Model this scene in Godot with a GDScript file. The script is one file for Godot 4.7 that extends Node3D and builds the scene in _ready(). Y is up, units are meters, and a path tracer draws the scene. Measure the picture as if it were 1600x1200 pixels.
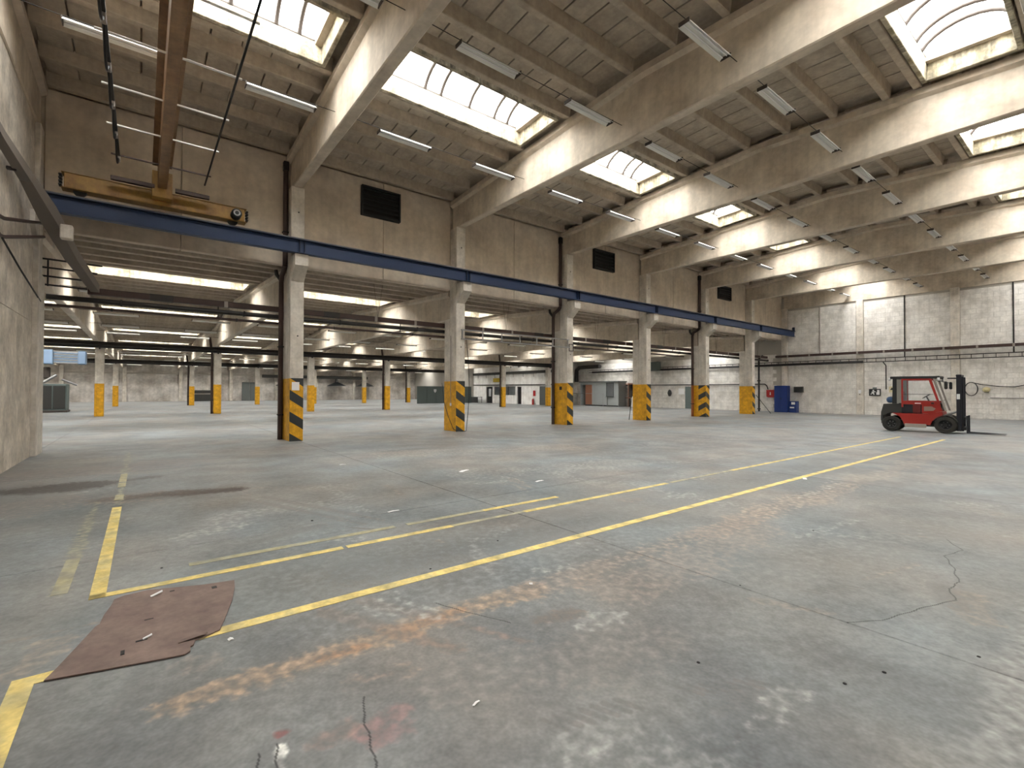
extends Node3D
# Industrial hall: +X runs along the crane rail, -Z goes into the low hall behind the column row.

# ------------------------------------------------------------------ mesh builder
class MB:
	var v := PackedVector3Array()
	var n := PackedVector3Array()
	var t := PackedVector2Array()
	func tri_uv(a: Vector3, b: Vector3, c: Vector3, nn: Vector3, ua: Vector2, ub: Vector2, uc: Vector2) -> void:
		v.append(a); v.append(c); v.append(b)
		n.append(nn); n.append(nn); n.append(nn)
		t.append(ua); t.append(uc); t.append(ub)
	func tri(a: Vector3, b: Vector3, c: Vector3) -> void:   # counter-clockwise seen from outside
		var nn := (b - a).cross(c - a).normalized()
		tri_uv(a, b, c, nn, Vector2(a.x, a.z), Vector2(b.x, b.z), Vector2(c.x, c.z))
	func quad(a: Vector3, b: Vector3, c: Vector3, d: Vector3) -> void:
		tri(a, b, c); tri(a, c, d)
	func box(c: Vector3, s: Vector3, tr := Transform3D.IDENTITY) -> MB:
		var h := s * 0.5
		var p: Array[Vector3] = []
		for i in 8:
			p.append(tr * (c + Vector3(h.x if i & 1 else -h.x, h.y if i & 2 else -h.y, h.z if i & 4 else -h.z)))
		quad(p[0], p[4], p[6], p[2]); quad(p[1], p[3], p[7], p[5])
		quad(p[0], p[1], p[5], p[4]); quad(p[2], p[6], p[7], p[3])
		quad(p[0], p[2], p[3], p[1]); quad(p[4], p[5], p[7], p[6])
		return self
	func span(a: Vector3, b: Vector3) -> MB:
		return box((a + b) * 0.5, (b - a).abs())
	func bev(c: Vector3, s: Vector3, r: float, tr := Transform3D.IDENTITY) -> MB:  # box with chamfered edges
		var h := s * 0.5
		r = minf(r, minf(h.x, minf(h.y, h.z)) * 0.9)
		var g := h - Vector3(r, r, r)
		var q := func(sx: float, sy: float, sz: float, ax: int) -> Vector3:
			return tr * (c + Vector3(sx * (h.x if ax == 0 else g.x), sy * (h.y if ax == 1 else g.y), sz * (h.z if ax == 2 else g.z)))
		for ax in 3:
			for s1 in [-1.0, 1.0]:
				var p: Array[Vector3] = []
				for k in [[-1.0, -1.0], [1.0, -1.0], [1.0, 1.0], [-1.0, 1.0]]:
					var e := [0.0, 0.0, 0.0]
					e[ax] = s1; e[(ax + 1) % 3] = k[0]; e[(ax + 2) % 3] = k[1]
					p.append(q.call(e[0], e[1], e[2], ax))
				if s1 > 0: quad(p[0], p[1], p[2], p[3])
				else: quad(p[3], p[2], p[1], p[0])
		for ax in 3:
			var b := (ax + 1) % 3
			var d := (ax + 2) % 3
			for sb in [-1.0, 1.0]:
				for sd in [-1.0, 1.0]:
					var p: Array[Vector3] = []
					for k in [[-1.0, b], [1.0, b], [1.0, d], [-1.0, d]]:
						var e := [0.0, 0.0, 0.0]
						e[ax] = k[0]; e[b] = sb; e[d] = sd
						p.append(q.call(e[0], e[1], e[2], k[1]))
					if sb * sd > 0: quad(p[0], p[1], p[2], p[3])
					else: quad(p[3], p[2], p[1], p[0])
		for sx in [-1.0, 1.0]:
			for sy in [-1.0, 1.0]:
				for sz in [-1.0, 1.0]:
					var a: Vector3 = q.call(sx, sy, sz, 0)
					var b2: Vector3 = q.call(sx, sy, sz, 1)
					var c2: Vector3 = q.call(sx, sy, sz, 2)
					if sx * sy * sz > 0: tri(a, b2, c2)
					else: tri(a, c2, b2)
		return self
	# polygon (x,y) extruded along z from z0 to z1, then placed by tr
	func prism(poly: PackedVector2Array, z0: float, z1: float, tr := Transform3D.IDENTITY) -> MB:
		if Geometry2D.is_polygon_clockwise(poly):
			poly = poly.duplicate(); poly.reverse()
		# is_polygon_clockwise uses y-up sense on plain maths here; test by area instead
		var ar := 0.0
		for i in poly.size():
			ar += poly[i].cross(poly[(i + 1) % poly.size()])
		if ar < 0: poly.reverse()
		var ix := Geometry2D.triangulate_polygon(poly)
		for i in range(0, ix.size(), 3):
			var a := poly[ix[i]]; var b := poly[ix[i + 1]]; var c := poly[ix[i + 2]]
			if (b - a).cross(c - a) < 0:
				var sw := b; b = c; c = sw
			tri(tr * Vector3(a.x, a.y, z1), tr * Vector3(b.x, b.y, z1), tr * Vector3(c.x, c.y, z1))
			tri(tr * Vector3(a.x, a.y, z0), tr * Vector3(c.x, c.y, z0), tr * Vector3(b.x, b.y, z0))
		for i in poly.size():
			var a := poly[i]; var b := poly[(i + 1) % poly.size()]
			quad(tr * Vector3(a.x, a.y, z0), tr * Vector3(b.x, b.y, z0), tr * Vector3(b.x, b.y, z1), tr * Vector3(a.x, a.y, z1))
		return self
	# section (x,y) swept straight from frame a to frame b along z with varying section list
	func loft(rings: Array, closed_ends := true) -> MB:
		var m: int = rings[0].size()
		for k in rings.size() - 1:
			for i in m:
				var j := (i + 1) % m
				quad(rings[k][i], rings[k][j], rings[k + 1][j], rings[k + 1][i])
		if closed_ends:
			for i in range(1, m - 1):
				tri(rings[0][0], rings[0][i + 1], rings[0][i])
				var e: Array = rings[rings.size() - 1]
				tri(e[0], e[i], e[i + 1])
		return self
	func tube(pts: Array, r: float, sides := 8) -> MB:
		var last_u := Vector3.ZERO
		var rings: Array = []
		for k in pts.size():
			var d: Vector3
			if k == 0: d = pts[1] - pts[0]
			elif k == pts.size() - 1: d = pts[k] - pts[k - 1]
			else: d = (pts[k] - pts[k - 1]).normalized() + (pts[k + 1] - pts[k]).normalized()
			d = d.normalized()
			var u := last_u - d * last_u.dot(d) if k > 0 else (Vector3.UP if absf(d.y) < 0.9 else Vector3.RIGHT).cross(d)
			if u.length() < 1e-4: u = Vector3.FORWARD.cross(d)
			u = u.normalized(); last_u = u
			var w := d.cross(u)
			var ring: Array = []
			for i in sides:
				var a := TAU * i / sides
				ring.append(pts[k] + (u * cos(a) + w * sin(a)) * r)
			rings.append(ring)
		# smooth normals
		for k in rings.size() - 1:
			for i in sides:
				var j := (i + 1) % sides
				var a: Vector3 = rings[k][i]; var b: Vector3 = rings[k][j]; var c: Vector3 = rings[k + 1][j]; var d2: Vector3 = rings[k + 1][i]
				var na: Vector3 = (a - pts[k]).normalized(); var nb: Vector3 = (b - pts[k]).normalized()
				var nc: Vector3 = (c - pts[k + 1]).normalized(); var nd: Vector3 = (d2 - pts[k + 1]).normalized()
				_sm(a, b, c, na, nb, nc); _sm(a, c, d2, na, nc, nd)
		for i in range(1, sides - 1):
			tri(rings[0][0], rings[0][i + 1], rings[0][i])
			var e: Array = rings[rings.size() - 1]
			tri(e[0], e[i], e[i + 1])
		return self
	func _sm(a: Vector3, b: Vector3, c: Vector3, na: Vector3, nb: Vector3, nc: Vector3) -> void:
		v.append(a); v.append(c); v.append(b)
		n.append(na); n.append(nc); n.append(nb)
		t.append(Vector2(a.x, a.z)); t.append(Vector2(c.x, c.z)); t.append(Vector2(b.x, b.z))
	# profile of (radius, height) turned round the local y axis
	func lathe(prof: Array, sides: int, tr := Transform3D.IDENTITY) -> MB:
		for k in prof.size() - 1:
			var p: Vector2 = prof[k]; var q: Vector2 = prof[k + 1]
			if p.distance_to(q) < 1e-6: continue
			var pn := Vector2(q.y - p.y, p.x - q.x).normalized()
			for i in sides:
				var a0 := TAU * i / sides; var a1 := TAU * (i + 1) / sides
				var f := func(rr: Vector2, a: float) -> Vector3: return tr * Vector3(cos(a) * rr.x, rr.y, -sin(a) * rr.x)
				var g := func(a: float) -> Vector3: return (tr.basis * Vector3(cos(a) * pn.x, pn.y, -sin(a) * pn.x)).normalized()
				if p.x > 1e-6: _sm(f.call(p, a0), f.call(p, a1), f.call(q, a1), g.call(a0), g.call(a1), g.call(a1))
				if q.x > 1e-6: _sm(f.call(p, a0), f.call(q, a1), f.call(q, a0), g.call(a0), g.call(a1), g.call(a0))
		return self
	func done() -> ArrayMesh:
		var m := ArrayMesh.new()
		var a := []
		a.resize(Mesh.ARRAY_MAX)
		a[Mesh.ARRAY_VERTEX] = v; a[Mesh.ARRAY_NORMAL] = n; a[Mesh.ARRAY_TEX_UV] = t
		m.add_surface_from_arrays(Mesh.PRIMITIVE_TRIANGLES, a)
		return m

# ------------------------------------------------------------------ node helpers
var used := {}
var M := {}

func numbered(called: String) -> String:
	var k: int = used.get(called, 0)
	used[called] = k + 1
	return called if k == 0 else "%s_%03d" % [called, k]

func mi(called: String, mesh: Mesh, mat: Material, parent: Node, at := Vector3.ZERO) -> MeshInstance3D:
	var o := MeshInstance3D.new()
	o.mesh = mesh; o.material_override = mat; o.position = at
	o.name = numbered(called) if parent == self else called
	parent.add_child(o, true)
	return o

func part(called: String, b: MB, mat: Material, parent: Node, at := Vector3.ZERO) -> MeshInstance3D:
	return mi(called, b.done(), mat, parent, at)

func tag(o: Node, label: String, category: String, group := "") -> Node:
	o.set_meta("label", label); o.set_meta("category", category)
	if group != "": o.set_meta("group", group)
	return o

func thing(called: String, label: String, category: String, at := Vector3.ZERO, turn := 0.0, group := "") -> Node3D:
	var o := Node3D.new()
	o.name = numbered(called); add_child(o)
	o.position = at; o.rotation.y = turn
	tag(o, label, category, group)
	return o

func struct(called: String) -> Node3D:
	var o := Node3D.new()
	o.name = numbered(called); add_child(o); o.set_meta("kind", "structure")
	return o

func dup(src: Node3D, at: Vector3, label := "") -> Node3D:
	var base := String(src.name)
	if base.length() > 4 and base.right(3).is_valid_int(): base = base.left(-4)
	var o: Node3D = src.duplicate()
	o.name = numbered(base)
	add_child(o)
	o.position = at
	if label != "": o.set_meta("label", label)
	return o

func V(x: float, y: float, z: float) -> Vector3:
	return Vector3(x, y, z)

# ------------------------------------------------------------------ materials
func noise(sd: int, freq: float, oct := 4) -> FastNoiseLite:
	var f := FastNoiseLite.new()
	f.seed = sd; f.frequency = freq; f.noise_type = FastNoiseLite.TYPE_SIMPLEX_SMOOTH
	f.fractal_octaves = oct; f.fractal_gain = 0.55
	return f

func gray(sd: int, freq: float, w: int, h: int, oct := 4) -> PackedByteArray:
	var im := noise(sd, freq, oct).get_seamless_image(w, h)
	im.convert(Image.FORMAT_L8)
	return im.get_data()

func stretched(sd: int, freq: float, w: int, h: int, small_h: int) -> PackedByteArray:
	var im := noise(sd, freq, 3).get_seamless_image(w, small_h)
	im.convert(Image.FORMAT_L8)
	im.resize(w, h, Image.INTERPOLATE_CUBIC)
	return im.get_data()

# mottled surface: base colour, spread of tone, share of vertical streaks, second colour in patches
func mottled(sd: int, base: Color, tone: float, streak: float, patch: Color, patch_share: float, size := 512) -> ImageTexture:
	var a := gray(sd, 0.009, size, size, 5)
	var b := gray(sd + 1, 0.045, size, size, 3)
	var c := stretched(sd + 2, 0.03, size, size, int(size / 16.0))
	var d := gray(sd + 3, 0.006, size, size, 3)
	var out := PackedByteArray()
	out.resize(size * size * 3)
	for i in size * size:
		var k := 1.0 + tone * ((a[i] - 128) * 0.0022 + (b[i] - 128) * 0.0012) + streak * (c[i] - 128) * 0.0022
		var s := clampf((d[i] - 90) * 0.008, 0.0, 1.0) * patch_share
		out[i * 3] = int(clampf((base.r + (patch.r - base.r) * s) * k, 0, 1) * 255)
		out[i * 3 + 1] = int(clampf((base.g + (patch.g - base.g) * s) * k, 0, 1) * 255)
		out[i * 3 + 2] = int(clampf((base.b + (patch.b - base.b) * s) * k, 0, 1) * 255)
	return ImageTexture.create_from_image(Image.create_from_data(size, size, false, Image.FORMAT_RGB8, out))

func tri_mat(tex: Texture2D, scale: float, rough := 0.85, tint := Color.WHITE) -> StandardMaterial3D:
	var m := StandardMaterial3D.new()
	m.albedo_texture = tex; m.albedo_color = tint
	m.uv1_triplanar = true; m.uv1_world_triplanar = true
	m.uv1_scale = Vector3(scale, scale, scale)
	m.uv1_triplanar_sharpness = 8.0
	m.roughness = rough
	return m

func plain(c: Color, rough := 0.6, metal := 0.0) -> StandardMaterial3D:
	var m := StandardMaterial3D.new()
	m.albedo_color = c; m.roughness = rough; m.metallic = metal
	return m

func make_materials() -> void:
	var conc := mottled(11, Color(0.765, 0.722, 0.658), 0.3, 0.16, Color(0.695, 0.635, 0.565), 0.6)
	var conc2 := mottled(31, Color(0.795, 0.770, 0.730), 0.3, 0.12, Color(0.72, 0.682, 0.63), 0.5)
	M.beam = tri_mat(conc, 0.22)
	M.column = tri_mat(conc2, 0.37)
	M.wall = tri_mat(mottled(51, Color(0.785, 0.738, 0.672), 0.28, 0.12, Color(0.715, 0.655, 0.585), 0.6), 0.17)
	M.left_wall = tri_mat(mottled(71, Color(0.775, 0.742, 0.692), 0.45, 0.16, Color(0.71, 0.668, 0.612), 0.6), 0.3)
	M.deck = tri_mat(mottled(91, Color(0.685, 0.640, 0.576), 0.3, 0.1, Color(0.625, 0.570, 0.50), 0.5), 0.31)
	M.curb = tri_mat(mottled(111, Color(0.62, 0.59, 0.52), 0.9, 0.8, Color(0.47, 0.435, 0.345), 0.8), 0.45)
	M.block = tri_mat(mottled(131, Color(0.85, 0.837, 0.815), 0.3, 0.1, Color(0.78, 0.76, 0.73), 0.7), 0.27)
	M.mortar = plain(Color(0.68, 0.66, 0.625), 0.95)
	M.white_wall = tri_mat(mottled(151, Color(0.93, 0.925, 0.91), 0.2, 0.15, Color(0.82, 0.80, 0.775), 0.5), 0.2)
	M.back_wall = tri_mat(mottled(171, Color(0.76, 0.74, 0.715), 0.45, 0.2, Color(0.62, 0.585, 0.55), 0.7), 0.11)
	M.hazard_yellow = tri_mat(mottled(191, Color(0.86, 0.62, 0.10), 0.35, 0.2, Color(0.72, 0.50, 0.08), 0.5), 0.8, 0.55)
	M.column_yellow = tri_mat(mottled(211, Color(0.84, 0.62, 0.08), 0.4, 0.2, Color(0.71, 0.51, 0.08), 0.6), 0.8, 0.6)
	M.line_yellow = tri_mat(mottled(231, Color(0.82, 0.735, 0.45), 0.5, 0.0, Color(0.69, 0.65, 0.48), 0.75), 0.9, 0.6)
	M.line_faded = tri_mat(mottled(251, Color(0.66, 0.63, 0.50), 0.4, 0.0, Color(0.55, 0.545, 0.50), 0.9), 0.9, 0.6)
	M.cardboard = tri_mat(mottled(271, Color(0.46, 0.395, 0.365), 0.35, 0.0, Color(0.40, 0.335, 0.315), 0.7), 0.9, 0.9)
	M.black = plain(Color(0.10, 0.11, 0.115), 0.55)
	M.hazard_black = plain(Color(0.17, 0.18, 0.18), 0.6)
	M.rail_blue = plain(Color(0.07, 0.17, 0.31), 0.5)
	M.rail_blue_dark = plain(Color(0.10, 0.15, 0.24), 0.55)
	M.rail_steel = plain(Color(0.42, 0.42, 0.42), 0.4, 0.7)
	M.crane_yellow = tri_mat(mottled(291, Color(0.56, 0.43, 0.20), 0.4, 0.2, Color(0.48, 0.33, 0.16), 0.6), 0.5, 0.5)
	M.crane_brown = tri_mat(mottled(311, Color(0.52, 0.40, 0.27), 0.4, 0.2, Color(0.44, 0.31, 0.19), 0.6), 0.5, 0.5)
	M.pipe_brown = plain(Color(0.22, 0.145, 0.125), 0.55)
	M.pipe_dark = plain(Color(0.12, 0.105, 0.10), 0.55)
	M.pipe_orange = plain(Color(0.55, 0.30, 0.12), 0.6)
	M.duct_gray = plain(Color(0.56, 0.53, 0.50), 0.6)
	M.lamp_white = plain(Color(0.86, 0.86, 0.84), 0.4)
	M.tube_white = plain(Color(0.92, 0.92, 0.92), 0.25)
	M.lamp_dark = plain(Color(0.25, 0.22, 0.20), 0.6)
	M.cable = plain(Color(0.08, 0.075, 0.07), 0.7)
	M.steel = plain(Color(0.60, 0.60, 0.60), 0.4, 0.6)
	M.green_gray = plain(Color(0.35, 0.395, 0.385), 0.6)
	M.door_gray = plain(Color(0.37, 0.39, 0.38), 0.6)
	M.door_dark = plain(Color(0.09, 0.09, 0.09), 0.5)
	M.frame_white = plain(Color(0.85, 0.85, 0.85), 0.5)
	M.blue = plain(Color(0.01, 0.16, 0.42), 0.45)
	M.red = plain(Color(0.62, 0.08, 0.07), 0.45)
	M.lift_red = plain(Color(0.58, 0.13, 0.10), 0.4)
	M.lift_maroon = plain(Color(0.36, 0.09, 0.085), 0.45)
	M.lift_navy = plain(Color(0.075, 0.085, 0.12), 0.5)
	M.lift_gray = plain(Color(0.19, 0.19, 0.18), 0.7)
	M.rubber = plain(Color(0.17, 0.165, 0.15), 0.9)
	M.duct_blue = plain(Color(0.50, 0.59, 0.70), 0.5)
	M.paper = plain(Color(0.90, 0.90, 0.90), 0.8)
	M.sign_yellow = plain(Color(0.70, 0.60, 0.10), 0.6)
	M.brown_board = plain(Color(0.58, 0.40, 0.31), 0.7)
	M.booth_gray = plain(Color(0.60, 0.62, 0.62), 0.6)
	M.concrete_edge = plain(Color(0.25, 0.245, 0.235), 0.95)
	var g := StandardMaterial3D.new()
	g.albedo_color = Color(0.9, 0.95, 1.0, 0.05); g.transparency = BaseMaterial3D.TRANSPARENCY_ALPHA
	g.roughness = 0.05
	M.glass = g
	var s := StandardMaterial3D.new()
	s.albedo_color = Color(1, 1, 1, 0.06); s.transparency = BaseMaterial3D.TRANSPARENCY_ALPHA
	s.roughness = 0.1
	M.skylight = s

# ------------------------------------------------------------------ floor texture
# stains: [x0, z0, x1, z1, radius, colour, strength]
var STAINS := [
	[0.15, -2.98, 2.5, -2.95, 0.105, Color(0.585, 0.50, 0.42), 0.8], [1.45, -2.97, 1.85, -2.98, 0.045, Color(0.62, 0.48, 0.37), 0.7],
	[0.85, -2.95, 1.10, -2.93, 0.04, Color(0.62, 0.47, 0.36), 0.7], [2.5, -2.95, 6.5, -2.92, 0.15, Color(0.555, 0.495, 0.45), 0.6],
	[6.5, -2.95, 9.5, -2.9, 0.2, Color(0.585, 0.525, 0.475), 0.65], [3.2, -2.5, 5.6, -2.7, 0.3, Color(0.52, 0.46, 0.42), 0.45],
	[9.5, -2.9, 16.0, -2.9, 0.22, Color(0.60, 0.54, 0.48), 0.45],
	[1.05, -3.55, 1.55, -2.55, 0.06, Color(0.46, 0.38, 0.33), 0.5], [1.35, -3.55, 1.95, -2.35, 0.05, Color(0.50, 0.41, 0.36), 0.45],
	[0.85, -2.18, 1.05, -2.24, 0.07, Color(0.50, 0.40, 0.39), 0.75], [0.86, -2.12, 1.0, -2.10, 0.05, Color(0.50, 0.40, 0.395), 0.6],
	[0.66, -2.25, 0.8, -2.27, 0.05, Color(0.50, 0.42, 0.39), 0.6], [0.52, -2.42, 0.54, -2.42, 0.02, Color(0.50, 0.25, 0.25), 0.8],
	[0.50, -2.32, 0.43, -1.95, 0.025, Color(0.82, 0.82, 0.80), 0.8],
	[-2.1, -10.7, -0.75, -10.66, 0.36, Color(0.22, 0.20, 0.19), 1.2], [-1.3, -10.3, 0.1, -10.9, 0.16, Color(0.27, 0.255, 0.25), 0.9],
	[-0.45, -9.1, 1.1, -8.85, 0.18, Color(0.27, 0.235, 0.22), 1.1], [0.5, -8.75, 1.2, -8.75, 0.1, Color(0.26, 0.23, 0.22), 0.9],
	[-2.0, -9.3, -0.4, -9.0, 0.5, Color(0.42, 0.385, 0.365), 0.6], [-2.0, -12.2, 0.4, -12.6, 0.7, Color(0.44, 0.40, 0.38), 0.55],
	[-0.5, -5.15, -0.5, -8.9, 0.05, Color(0.55, 0.53, 0.44), 0.6], [-0.26, -8.6, -0.26, -15.5, 0.045, Color(0.58, 0.57, 0.48), 0.6],
	[0.5, -4.3, 3.0, -4.3, 0.42, Color(0.40, 0.42, 0.42), 0.45], [1.5, -4.15, 4.6, -4.1, 0.22, Color(0.34, 0.35, 0.36), 0.4],
	[4.5, -4.2, 12.0, -4.2, 0.34, Color(0.38, 0.385, 0.385), 0.4], [1.0, -3.35, 5.0, -3.35, 0.2, Color(0.43, 0.445, 0.45), 0.4],
	[2.4, -0.3, 14.0, -0.28, 0.16, Color(0.565, 0.565, 0.555), 0.85, 0.12], [0.9, -6.9, 2.2, -7.0, 0.22, Color(0.56, 0.555, 0.545), 0.4],
	[0.4, -6.3, 1.0, -6.45, 0.08, Color(0.60, 0.595, 0.58), 0.5], [4.5, -2.0, 7.5, -1.4, 0.3, Color(0.44, 0.44, 0.43), 0.45],
	[1.3, -2.3, 2.6, -1.9, 0.22, Color(0.44, 0.42, 0.40), 0.45], [2.2, -2.5, 2.45, -2.45, 0.07, Color(0.38, 0.32, 0.28), 0.5],
	[1.4, -1.35, 2.0, -1.1, 0.12, Color(0.56, 0.56, 0.55), 0.4], [5.0, -11.5, 9.5, -9.5, 0.5, Color(0.56, 0.52, 0.48), 0.35],
	[12.0, -8.5, 20.0, -8.0, 0.6, Color(0.58, 0.55, 0.52), 0.35], [5.0, -7.6, 8.5, -7.0, 0.4, Color(0.57, 0.55, 0.52), 0.35],
	[8.0, -8.6, 9.2, -8.6, 0.12, Color(0.33, 0.32, 0.31), 0.5], [15.5, -7.2, 17.2, -6.6, 0.2, Color(0.34, 0.34, 0.33), 0.4],
	[0.0, -13.6, 2.6, -12.4, 0.05, Color(0.38, 0.37, 0.36), 0.5], [0.3, -13.8, 2.9, -12.6, 0.05, Color(0.38, 0.37, 0.36), 0.5],
	[1.2, -7.9, 2.1, -5.6, 0.05, Color(0.40, 0.37, 0.35), 0.45], [1.45, -7.9, 2.35, -5.6, 0.05, Color(0.40, 0.37, 0.35), 0.45],
]
# fine dark cracks: lists of (x, z)
var CRACKS := [
	[[3.86, -1.2], [4.1, -1.05], [4.5, -0.95], [4.94, -0.81], [5.2, -0.88], [5.45, -0.86], [5.78, -0.95], [6.2, -1.08], [6.56, -1.01], [6.9, -1.2]],
	[[0.93, -2.45], [0.88, -2.35], [0.855, -2.25], [0.84, -2.16], [0.82, -2.05], [0.79, -1.9], [0.74, -1.7]],
	[[0.50, -2.36], [0.47, -2.2], [0.42, -1.95]], [[0.42, -2.35], [0.36, -2.1]],
	[[1.75, -3.2], [1.9, -2.85], [2.02, -2.6]],
]

func floor_image(x0: float, z0: float, x1: float, z1: float, w: int, h: int) -> ImageTexture:
	# the same noise in world coordinates for every region
	var px := (x1 - x0) / w
	var layers: Array = []
	for d in [[301, 0.16, 4], [302, 0.9, 5], [303, 9.0, 4], [304, 0.35, 3], [305, 34.0, 2]]:
		var f := noise(d[0], d[1] * px, d[2])
		f.offset = Vector3(x0 / px, z0 / px, 0.0)
		var im := f.get_image(w, h, false, false, false)
		im.convert(Image.FORMAT_L8)
		layers.append(im.get_data())
	var n0: PackedByteArray = layers[0]; var n1: PackedByteArray = layers[1]; var n2: PackedByteArray = layers[2]; var n3: PackedByteArray = layers[3]; var n4: PackedByteArray = layers[4]
	var out := PackedByteArray()
	out.resize(w * h * 3)
	for i in w * h:
		var k := 1.0 + (n0[i] - 128) * 0.0013 + (n1[i] - 128) * 0.0016 + (n2[i] - 128) * 0.0010 + (n4[i] - 128) * 0.0007
		var warm := (n3[i] - 128) * 0.0012
		out[i * 3] = int(clampf((0.468 + warm * 0.22) * k, 0, 1) * 255)
		out[i * 3 + 1] = int(clampf((0.474 - warm * 0.02) * k, 0, 1) * 255)
		out[i * 3 + 2] = int(clampf((0.470 - warm * 0.2) * k, 0, 1) * 255)
	var pz := (z1 - z0) / h
	for s in STAINS:
		var r: float = s[4]
		var reach := r * 2.0
		var ia := maxi(0, int((minf(s[0], s[2]) - reach - x0) / px)); var ib := mini(w - 1, int((maxf(s[0], s[2]) + reach - x0) / px))
		var ja := maxi(0, int((minf(s[1], s[3]) - reach - z0) / pz)); var jb := mini(h - 1, int((maxf(s[1], s[3]) + reach - z0) / pz))
		var a := Vector2(s[0], s[1]); var ab := Vector2(s[2], s[3]) - a
		var ll := maxf(ab.length_squared(), 1e-6)
		var col: Color = s[5]; var st: float = s[6]; var rough: float = s[7] if s.size() > 7 else 1.0
		for j in range(ja, jb + 1):
			for i in range(ia, ib + 1):
				var p := Vector2(x0 + (i + 0.5) * px, z0 + (j + 0.5) * pz)
				var q := (p - a - ab * clampf((p - a).dot(ab) / ll, 0, 1)).length() / r
				var id := j * w + i
				var al := clampf((1.35 - q + ((n1[id] - 128) * 0.010 + (n2[id] - 128) * 0.006) * rough) * 1.4, 0, 1) * st * (0.75 + (n2[id] - 128) * 0.006 * rough)
				if al <= 0.0: continue
				al = minf(al, 1.0)
				var g := 1.0 + (n2[id] - 128) * 0.003
				out[id * 3] = int(lerpf(out[id * 3], minf(col.r * g, 1) * 255, al))
				out[id * 3 + 1] = int(lerpf(out[id * 3 + 1], minf(col.g * g, 1) * 255, al))
				out[id * 3 + 2] = int(lerpf(out[id * 3 + 2], minf(col.b * g, 1) * 255, al))
	if px < 0.01:
		for c in CRACKS:
			for k in c.size() - 1:
				var a := Vector2(c[k][0], c[k][1]); var b := Vector2(c[k + 1][0], c[k + 1][1])
				var steps := int(a.distance_to(b) / px * 2.0) + 1
				for q in steps:
					var p := a.lerp(b, float(q) / steps)
					var wob := sin(p.x * 23.0) * 0.006 + sin(p.y * 37.0) * 0.004
					var i := int((p.x + wob - x0) / px); var j := int((p.y + wob - z0) / pz)
					if i < 0 or j < 0 or i >= w or j >= h: continue
					var id := (j * w + i) * 3
					for e in 3: out[id + e] = int(out[id + e] * 0.6)
	return ImageTexture.create_from_image(Image.create_from_data(w, h, false, Image.FORMAT_RGB8, out))

# ------------------------------------------------------------------ layout numbers (metres)
const COLX := 3.8          # first free column; the others follow every 6 m
const BAYS := ["the yellow crane bay", "first louvre bay", "bay between first and second louvres", "second louvre bay", "bay between second and third louvres", "third louvre bay", "the end wall bay"]
const ROWS := ["first", "second", "third", "fourth"]
const ZF := -15.9          # front of the column row
const RAIL_Y := 6.13       # top of the crane rail beam
const NEAR_RIDGE := -7.05
const LOW_SPAN := 21.1
const LOW_Z0 := -16.55

func near_top(z: float) -> float: return 9.55 - absf(z - NEAR_RIDGE) * 0.054
func low_top(z: float) -> float:
	var o := fposmod(LOW_Z0 - z, LOW_SPAN)
	return 6.1 - absf(o - LOW_SPAN * 0.5) * 0.055

func _ready() -> void:
	build_camera_and_light()
	make_materials()
	build_floor()
	build_walls()
	build_near_roof()
	build_low_roof()
	build_columns()
	build_crane()
	build_lamps()
	build_pipes()
	build_wall_fittings()
	build_forklift()
	build_low_hall_things()
	build_floor_things()

func build_camera_and_light() -> void:
	var cam := Camera3D.new()
	cam.name = "camera"
	var yaw := deg_to_rad(37.846); var pitch := deg_to_rad(0.80); var roll := deg_to_rad(-0.163)
	var r := V(cos(yaw), 0, sin(yaw))
	var f := V(sin(yaw) * cos(pitch), sin(pitch), -cos(yaw) * cos(pitch))
	var u := r.cross(f)
	var r2 := r * cos(roll) - u * sin(roll)
	var u2 := r * sin(roll) + u * cos(roll)
	cam.transform = Transform3D(Basis(r2, u2, -f), V(0, 1.60, 0))
	cam.fov = 77.914; cam.near = 0.05; cam.far = 300.0
	add_child(cam); cam.make_current()
	var env := Environment.new()
	env.tonemap_mode = Environment.TONE_MAPPER_LINEAR
	env.tonemap_exposure = 1.0
	env.background_mode = Environment.BG_SKY
	env.sdfgi_enabled = true; env.ssao_enabled = true; env.ssil_enabled = true
	var sky := Sky.new()
	var sm := ProceduralSkyMaterial.new()      # even overcast
	sm.sky_top_color = Color(1.0, 0.995, 0.98); sm.sky_horizon_color = Color(0.97, 0.965, 0.955)
	sm.ground_bottom_color = Color(0.35, 0.34, 0.33); sm.ground_horizon_color = Color(0.5, 0.5, 0.49)
	sm.sky_energy_multiplier = 4.2
	sm.ground_energy_multiplier = 4.2
	sky.sky_material = sm
	env.sky = sky
	var we := WorldEnvironment.new()
	we.name = "environment"; we.environment = env
	add_child(we)

# ------------------------------------------------------------------ floor
func slab_mesh(xa: float, za: float, xb: float, zb: float, uv0: Vector2, uv1: Vector2) -> ArrayMesh:
	var b := MB.new()
	var g := 0.004
	var e := 0.006
	xa += g; xb -= g; za += g; zb -= g
	var top := [V(xa + e, 0, zb - e), V(xb - e, 0, zb - e), V(xb - e, 0, za + e), V(xa + e, 0, za + e)]
	var rim := [V(xa, -e, zb), V(xb, -e, zb), V(xb, -e, za), V(xa, -e, za)]
	var low := [V(xa, -0.15, zb), V(xb, -0.15, zb), V(xb, -0.15, za), V(xa, -0.15, za)]
	b.quad(top[0], top[1], top[2], top[3])
	for i in 4:
		var j := (i + 1) % 4
		b.quad(rim[i], rim[j], top[j], top[i])
		b.quad(low[i], low[j], rim[j], rim[i])
	for i in b.t.size():
		b.t[i] = (b.t[i] - uv0) / (uv1 - uv0)
	return b.done()

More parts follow.
